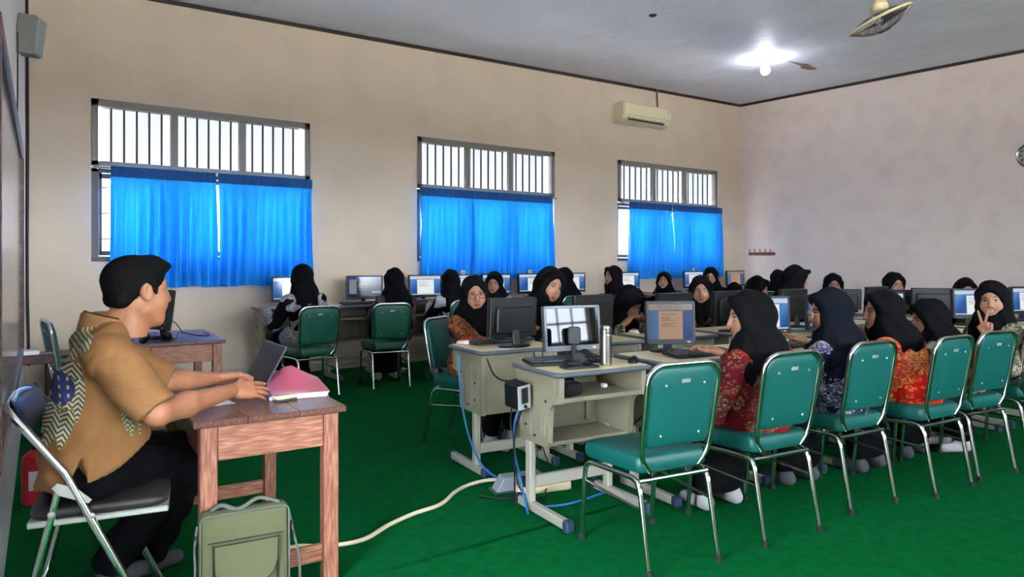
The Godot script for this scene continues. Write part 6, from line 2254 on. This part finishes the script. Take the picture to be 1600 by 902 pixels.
func wall_things() -> void:
	# air conditioner on the window wall
	var t := thing("air_conditioner", "cream split air conditioner high on the window wall above the far window", "air conditioner", Vector3(8.21, 3.40, ZW))
	var b := MB.new()
	var bs := Basis(Vector3(0, 0, 1), Vector3(0, 1, 0), Vector3(-1, 0, 0))
	prism(b, Transform3D(bs, Vector3.ZERO), PackedVector2Array([Vector2(0, 0.0), Vector2(0.11, 0.0), Vector2(0.17, 0.035), Vector2(0.205, 0.085), Vector2(0.21, 0.27), Vector2(0.19, 0.30), Vector2(0, 0.30)]), 1.07, 0.012)
	obj("casing", b, M.ac_cream, t)
	b = MB.new()
	prism(b, Transform3D(bs, Vector3.ZERO), PackedVector2Array([Vector2(0.205, 0.105), Vector2(0.218, 0.11), Vector2(0.218, 0.275), Vector2(0.2, 0.295)]), 1.03, 0.004)
	obj("front_panel", b, M.ac_cream, t)
	b = MB.new()
	box(b, Transform3D(Basis(Vector3.RIGHT, -0.75), Vector3(-0.03, 0.055, 0.185)), Vector3(0.80, 0.075, 0.02), 0.004)
	obj("outlet", b, M.black_plastic, t)
	b = MB.new()
	for k in 10: box(b, Transform3D(Basis(Vector3.RIGHT, -0.75) * Basis(Vector3.UP, 0.5), Vector3(-0.38 + 0.078 * k, 0.062, 0.196)), Vector3(0.006, 0.05, 0.02), 0.001)
	obj("vane", b, M.ac_cream, t).set_meta("kind", "stuff")
	b = MB.new()
	box(b, Transform3D(Basis(Vector3.RIGHT, -0.75), Vector3(-0.03, 0.045, 0.195)), Vector3(0.86, 0.012, 0.02), 0.003)
	obj("louvre", b, M.ac_cream, t)
	b = MB.new()
	prism(b, Transform3D(Basis(), Vector3(0.46, 0.245, 0.2195)), PackedVector2Array([Vector2(0, 0.022), Vector2(0.012, 0), Vector2(0.008, -0.012), Vector2(-0.008, -0.012), Vector2(-0.012, 0)]), 0.003)
	bx(b, 0.46, 0.215, 0.219, 0.05, 0.005, 0.002, 0.0)
	obj("badge", b, M.grey_plastic, t)
	cable("cable", "thin pipe dropping from the ceiling to the air conditioner", M.hook_wood, [Vector3(8.62, ceil_y(8.6), ZW + 0.02), Vector3(8.62, 3.9, ZW + 0.02), Vector3(8.625, 3.69, ZW + 0.03)], 0.014)
	# coat hooks on the right wall
	var z0 := -7.42
	t = thing("coat_rack", "small dark wooden rack of five pegs on the right wall", "coat rack", Vector3(right_x(z0), 1.385, z0), -PI / 2 + 0.056)
	b = MB.new()
	prism(b, Transform3D(Basis(), Vector3(0, 0, 0.01)), rrect(0.52, 0.055, 0.026, 5), 0.02, 0.003)
	obj("backboard", b, M.hook_wood, t)
	for k in 5:
		b = MB.new()
		tube(b, soft([Vector3(-0.2 + 0.1 * k, 0, 0.02), Vector3(-0.2 + 0.1 * k, 0.0, 0.055), Vector3(-0.2 + 0.1 * k, 0.085, 0.075)], 0.02), 0.008, 8)
		obj("peg", b, M.hook_wood, t)
	# round clock cut off by the right edge of the frame
	z0 = -3.49
	t = thing("wall_clock", "round silver wall clock on the right wall", "clock", Vector3(right_x(z0), 2.667, z0), -PI / 2 + 0.056)
	b = MB.new()
	lathe(b, Transform3D(Basis(Vector3.RIGHT, PI / 2), Vector3.ZERO), [Vector2(0, 0), Vector2(0.165, 0), Vector2(0.17, 0.02), Vector2(0.16, 0.04), Vector2(0.145, 0.03), Vector2(0.145, 0.022)], 36)
	obj("rim", b, M.steel, t)
	b = MB.new()
	lathe(b, Transform3D(Basis(Vector3.RIGHT, PI / 2), Vector3.ZERO), [Vector2(0.146, 0.02), Vector2(0, 0.021)], 36)
	var dial := obj("dial", b, M.speaker_cloth, t)
	for k in 12:
		var a := TAU * k / 12
		b = MB.new()
		lathe(b, Transform3D(Basis(Vector3.RIGHT, PI / 2), Vector3(0.115 * sin(a), 0.115 * cos(a), 0.02)), [Vector2(0.013, 0), Vector2(0.012, 0.004), Vector2(0, 0.005)], 10)
		obj("hour_mark", b, M.rubber_black, dial)
	for q in [[0.08, 0.9, 0.010], [0.11, -2.0, 0.007]]:
		b = MB.new()
		bar(b, Vector3(0, 0, 0.027), Vector3(sin(q[1]) * q[0], cos(q[1]) * q[0], 0.027), q[2], 0.002, 0.0005, Vector3.BACK)
		obj("hand", b, M.rubber_black, t)

func desk_things() -> void:
	var Y := 0.741
	var b: MB
	var t: Node3D
	var kg := "black keyboards of the double row"
	make_keyboard("black keyboard in front of the mirror-like monitor", kg, Vector3(2.36, Y, -2.775), RYAW - 0.12)
	make_keyboard("black keyboard in front of the brown-page monitor", kg, row(1.03, 0.125, Y), RYAW - 0.05)
	make_keyboard("black keyboard of the girl with glasses", kg, row(0.36, 1.20, Y), RYAW + PI)
	make_keyboard("black keyboard in front of the maroon batik girl", kg, row(1.75, 0.13, Y), RYAW)
	make_keyboard("black keyboard between bowing girl and monitor back", kg, row(1.72, 1.21, Y), RYAW + PI)
	for q in [[3.17, "black keyboard beside the dark-screened monitor"], [3.95, "black keyboard on the desk left of the middle window"]]:
		make_keyboard(q[1], "keyboards along the window wall", Vector3(q[0], 0.79, -7.15), 0.0)
	make_mouse("red and white mouse at the left corner of the glasses girl's desk", row(0.13, 1.27, Y), RYAW + PI + 0.5, M.white_plastic, M.red_plastic)
	make_mouse("red and white mouse beside the bowing girl", row(1.50, 1.25, Y), RYAW + PI, M.white_plastic, M.red_plastic)
	make_mouse("orange red mouse at the maroon girl's elbow", row(1.385, 0.16, Y), RYAW, M.rubber_black, M.red_plastic)
	make_mouse("black mouse right of the steel bottle", row(0.535, 0.10, Y), RYAW - 0.9, M.black_plastic, M.black_gloss)
	# steel bottle
	t = thing("steel_bottle", "slim brushed steel drinking bottle with a carry loop on the front desk", "bottle", Vector3(2.482, Y, -2.60))
	b = MB.new()
	lathe(b, Transform3D(), [Vector2(0, 0), Vector2(0.029, 0), Vector2(0.031, 0.004), Vector2(0.031, 0.150), Vector2(0.029, 0.157), Vector2(0.029, 0.160)], 32)
	obj("bottle_body", b, M.steel, t)
	b = MB.new()
	lathe(b, Transform3D(), [Vector2(0.030, 0.160), Vector2(0.031, 0.163), Vector2(0.031, 0.178), Vector2(0.027, 0.186), Vector2(0.025, 0.195), Vector2(0.012, 0.199), Vector2(0, 0.2)], 32)
	var lid := obj("bottle_cap", b, M.steel, t)
	b = MB.new()
	tube(b, spline([Vector3(0.028, 0.175, -0.01), Vector3(0.05, 0.165, -0.02), Vector3(0.062, 0.11, -0.025), Vector3(0.058, 0.07, -0.02), Vector3(0.046, 0.10, -0.01), Vector3(0.032, 0.16, -0.005)], 6), 0.0035, 6)
	obj("carry_loop", b, M.strap_grey, lid)
	# flat phone, upright pad on a stand, headset
	t = thing("phone", "flat black phone lying at the front edge of the bottle desk", "phone", Vector3(2.31, Y, -2.605), RYAW - 0.1)
	b = MB.new()
	prism(b, Transform3D(Basis(Vector3.RIGHT, -PI / 2), Vector3(0, 0.006, 0)), rrect(0.19, 0.085, 0.012, 4), 0.010, 0.002)
	obj("phone_case", b, M.black_plastic, t)
	b = MB.new()
	prism(b, Transform3D(Basis(Vector3.RIGHT, -PI / 2), Vector3(0, 0.0115, 0)), rrect(0.18, 0.075, 0.009, 4), 0.001)
	obj("phone_glass", b, M.black_gloss, t)
	t = thing("phone_stand", "black rounded phone holder standing before the mirror-like monitor", "phone holder", Vector3(2.345, Y, -2.685), RYAW - 0.45)
	b = MB.new()
	prism(b, Transform3D(Basis(Vector3.RIGHT, -0.1), Vector3(0, 0.15, 0)), rrect(0.066, 0.09, 0.016, 4), 0.016, 0.004)
	obj("pad", b, M.black_plastic, t)
	b = MB.new()
	bx(b, 0, 0.065, -0.004, 0.026, 0.10, 0.014)
	obj("post", b, M.black_plastic, t)
	b = MB.new()
	bx(b, 0.0, 0.012, 0, 0.085, 0.024, 0.06, 0.006)
	obj("holder_base", b, M.black_plastic, t)
	t = thing("headset", "black headset bundled beside the steel bottle", "headset", Vector3(2.415, Y, -2.70), 0.6)
	b = MB.new()
	var arc := []
	for k in 11: arc.append(Vector3(0.06 * cos(PI * k / 10), 0.05, -0.07 * sin(PI * k / 10)))
	tube(b, arc, 0.009, 8)
	obj("headband", b, M.rubber_black, t)
	for s in [-1.0, 1.0]:
		b = MB.new()
		lathe(b, Transform3D(Basis(Vector3.BACK, s * PI / 2), Vector3(s * 0.062, 0.035, 0.0)), [Vector2(0, -0.02), Vector2(0.03, -0.018), Vector2(0.034, 0), Vector2(0.03, 0.015), Vector2(0, 0.018)], 16)
		obj("ear_pad", b, M.rubber_black, t)
	# loudspeaker boxes hung on the desks' sides
	for q in [[-0.058, 0.285, 0.54, "small black and silver loudspeaker hung on the near desk's side panel", 0.12], [0.622, 0.14, 0.565, "small black and silver loudspeaker between the two front desks", 0.0]]:
		t = thing("desk_speaker", q[3], "speaker", row(q[0], q[1], q[2]), RYAW + 0.15)
		var tl := Transform3D(Basis(Vector3.BACK, q[4]) * Basis(Vector3.RIGHT, 0.1), Vector3(0, 0.06, 0))
		b = MB.new()
		box(b, tl, Vector3(0.08, 0.125, 0.105), 0.006)
		obj("cabinet", b, M.black_plastic, t)
		b = MB.new()
		box(b, tl * Transform3D(Basis(), Vector3(0.0, 0, 0.056)), Vector3(0.076, 0.12, 0.012), 0.004)
		var fr := obj("front_frame", b, M.silver_light, t)
		b = MB.new()
		box(b, tl * Transform3D(Basis(), Vector3(0.0, 0.01, 0.061)), Vector3(0.042, 0.08, 0.008), 0.003)
		obj("grille", b, M.rubber_black, fr)
		b = MB.new()
		lathe(b, tl * Transform3D(Basis(Vector3.RIGHT, PI / 2), Vector3(0.0, -0.045, 0.062)), [Vector2(0.009, 0), Vector2(0.008, 0.008), Vector2(0, 0.009)], 12)
		obj("knob", b, M.black_plastic, fr)
	# black case and bits on the shelf of the near desk
	t = thing("camera_case", "black soft case with a raised lid inside the near desk's open shelf", "case", row(0.15, 0.14, 0.606), RYAW + 0.2)
	b = MB.new()
	cushion(b, Transform3D(Basis(Vector3.RIGHT, PI / 2), Vector3(0, 0.03, 0)), 0.12, 0.10, 0.05, 0.02, 0.006)
	obj("case_body", b, M.rubber_black, t)
	b = MB.new()
	cushion(b, Transform3D(Basis(Vector3.RIGHT, PI / 2 + 0.4), Vector3(-0.01, 0.072, -0.01)), 0.09, 0.07, 0.02, 0.02, 0.004)
	obj("case_lid", b, M.rubber_black, t)
	t = thing("shelf_adapter", "white plug adapter lying on the near desk's open shelf", "adapter", row(0.42, 0.2, 0.606), RYAW)
	b = MB.new()
	bx(b, 0, 0.011, 0, 0.03, 0.022, 0.026, 0.004)
	obj("adapter_body", b, M.white_plastic, t)
	b = MB.new()
	for s in [-1, 1]: tube(b, [Vector3(0.015, 0.011, s * 0.006), Vector3(0.03, 0.011, s * 0.006)], 0.002, 6)
	obj("pins", b, M.steel, t).set_meta("kind", "stuff")
	# cream cubes on monitor tops
	for q in [[4.62, "cream cube with an orange dot on a monitor top left of the turning girl"], [5.66, "cream cube with an orange dot on the white-page monitor, middle window"], [8.95, "cream cube with an orange dot before the far curtains"]]:
		t = thing("webcam_cube", q[1], "webcam", Vector3(q[0], 1.098, -7.36), 0.0, "cream cubes on the monitors of the window wall")
		b = MB.new()
		bx(b, 0, 0.024, 0, 0.05, 0.048, 0.03, 0.006)
		obj("cube_body", b, M.sticker_cream, t)
		b = MB.new()
		lathe(b, Transform3D(Basis(Vector3.RIGHT, PI / 2), Vector3(0, 0.022, 0.015)), [Vector2(0.015, 0), Vector2(0.013, 0.004), Vector2(0, 0.005)], 14)
		obj("dot", b, M.orange_plastic, t)
	for x in [4.62, 8.95]:
		make_monitor("black monitor carrying a cream cube " + ("left of the turning girl" if x < 6 else "before the far curtains"), "monitors along the window wall", 0.42, 0.265, M.black_plastic, M.screen_document, Vector3(x, 0.789, -7.36), -0.1, 0.04, 0.045)
	# papers on the facing desks
	for q in [[2.55, 1.2, 0.3, "paper sheet beside the keyboard left of the maroon girl's face"], [3.05, 1.05, -0.2, "heap of pale paper between the maroon and navy girls"], [3.3, 0.93, 0.5, "folded paper strip below the navy girl's screen"]]:
		b = MB.new()
		var pts := []
		for j in 7:
			var rw := []
			for i in 7: rw.append(Vector3(-0.1 + 0.2 * i / 6.0, 0.002 + 0.012 * absf(sin(i * 0.9 + j * 0.5)) * (0.3 + 0.1 * j), -0.07 + 0.14 * j / 6.0))
			pts.append(rw)
		grid(b, pts)
		var o := obj("paper_sheet", b, M.paper)
		o.position = row(q[0], q[1], Y)
		o.rotation.y = q[2]
		tag(o, q[3], "paper")

func cables_and_power() -> void:
	var b := MB.new()
	cable("power_cable", "thick cream power cable winding over the green carpet to the desks", M.cable_cream, [Vector3(0.86, 0.012, -3.05), Vector3(1.05, 0.012, -3.06), Vector3(1.16, 0.012, -2.985), Vector3(1.32, 0.012, -2.955), Vector3(1.5, 0.012, -3.05), Vector3(1.66, 0.012, -3.11), Vector3(1.84, 0.012, -3.15), Vector3(2.0, 0.012, -3.27), Vector3(2.13, 0.012, -3.33), Vector3(2.24, 0.025, -3.30), Vector3(2.30, 0.04, -3.20)], 0.0105)
	var bg := "blue network cables of the front desks"
	cable("network_cable", "blue network cable hanging from the glasses girl's desk to the power box", M.cable_blue, [Vector3(2.25, 0.70, -3.62), Vector3(2.235, 0.55, -3.60), Vector3(2.24, 0.35, -3.56), Vector3(2.24, 0.2, -3.48), Vector3(2.25, 0.08, -3.36), Vector3(2.30, 0.02, -3.22)], 0.006, bg)
	cable("network_cable", "blue network cable dropping beside the near desk's post to the carpet", M.cable_blue, [row(0.0, 0.36, 0.52), row(-0.03, 0.36, 0.42), row(-0.02, 0.37, 0.28), row(0.01, 0.36, 0.14), row(0.0, 0.30, 0.05), row(-0.02, 0.24, 0.01)], 0.006, bg)
	cable("network_cable", "blue network cable lying on the carpet behind the near desk's post", M.cable_blue, [row(0.08, 0.30, 0.012), row(0.2, 0.26, 0.012), row(0.34, 0.27, 0.012), row(0.55, 0.32, 0.012)], 0.006, bg)
	var kg := "black cables hanging from the front desks"
	var C := func(x: float, y: float, z: float) -> Vector3: return row(x, z, y)
	cable("black_cable", "black cable looping across the glasses girl's desk panel", M.cable_black, [C.call(0.10, 0.70, 0.905), C.call(0.14, 0.60, 0.89), C.call(0.22, 0.555, 0.885), C.call(0.34, 0.575, 0.885), C.call(0.45, 0.63, 0.89)], 0.004, kg)
	cable("black_cable", "black cable hanging straight down the glasses girl's desk panel", M.cable_black, [C.call(0.42, 0.735, 0.895), C.call(0.425, 0.6, 0.888), C.call(0.43, 0.4, 0.888), C.call(0.44, 0.2, 0.89), C.call(0.42, 0.015, 0.85)], 0.004, kg)
	cable("black_cable", "second black cable hanging down beside the first on the desk panel", M.cable_black, [C.call(0.48, 0.735, 0.895), C.call(0.49, 0.6, 0.888), C.call(0.475, 0.4, 0.888), C.call(0.46, 0.2, 0.89), C.call(0.5, 0.015, 0.84)], 0.004, kg)
	cable("black_cable", "black cable hanging from the loudspeaker on the near desk", M.cable_black, [row(-0.06, 0.33, 0.54), row(-0.06, 0.345, 0.44), row(-0.05, 0.33, 0.36), row(-0.04, 0.34, 0.2), row(0.0, 0.4, 0.03), row(0.05, 0.46, 0.02)], 0.004, kg)
	cable("black_cable", "black cable sagging from the near desk's side towards its back", M.cable_black, [row(-0.03, 0.27, 0.54), row(-0.035, 0.33, 0.42), row(-0.03, 0.36, 0.28), row(0.03, 0.42, 0.1), row(0.09, 0.45, 0.03)], 0.004, kg)
	cable("black_cable", "bunch of black cable hanging between the two front desks", M.cable_black, [row(0.60, 0.20, 0.57), row(0.595, 0.25, 0.45), row(0.60, 0.30, 0.35), row(0.62, 0.34, 0.38), row(0.60, 0.30, 0.22), row(0.61, 0.34, 0.06)], 0.005, kg)
	cable("black_cable", "black cable sagging from the loudspeaker between the front desks", M.cable_black, [row(0.645, 0.10, 0.60), row(0.66, 0.12, 0.50), row(0.64, 0.18, 0.42), row(0.61, 0.27, 0.33)], 0.004, kg)
	cable("black_cable", "black cable wandering on the carpet round the power box", M.cable_black, [Vector3(2.08, 0.01, -3.14), Vector3(2.16, 0.01, -3.03), Vector3(2.26, 0.01, -2.99), Vector3(2.34, 0.012, -2.94), Vector3(2.42, 0.02, -3.0)], 0.005, kg)
	# power box and socket strip on the floor
	var t := thing("power_box", "grey plastic power box lying on the carpet under the desks", "power box", Vector3(2.33, 0, -3.15), -0.25)
	b = MB.new()
	prism(b, Transform3D(Basis(), Vector3(0, 0.05, 0)), PackedVector2Array([Vector2(-0.14, -0.05), Vector2(0.14, -0.05), Vector2(0.14, 0.03), Vector2(-0.09, 0.03)]), 0.09, 0.004)
	obj("box_cover", b, M.grey_plastic, t)
	b = MB.new()
	bx(b, 0.0, 0.004, 0, 0.30, 0.008, 0.11, 0.002)
	obj("box_plate", b, M.silver_plastic, t)
	t = thing("socket_strip", "cream socket strip with plugged black adapters beside the near desk's post", "socket strip", Vector3(2.42, 0, -3.03), -0.25)
	b = MB.new()
	prism(b, Transform3D(Basis(Vector3.RIGHT, -PI / 2), Vector3(0, 0.022, 0)), rrect(0.32, 0.065, 0.012, 4), 0.044, 0.005)
	obj("strip_body", b, M.cream_plastic, t)
	for k in 4:
		b = MB.new()
		lathe(b, Transform3D(Basis(), Vector3(-0.11 + 0.07 * k, 0.0445, 0)), [Vector2(0.022, 0), Vector2(0.021, 0.002), Vector2(0.017, 0.0005), Vector2(0, 0.0005)], 16)
		obj("socket", b, M.rubber_black, t)
	for k in 2:
		b = MB.new()
		bx(b, -0.11 + 0.14 * k, 0.07, 0.0, 0.045, 0.045, 0.05, 0.008)
		obj("plug", b, M.rubber_black, t)
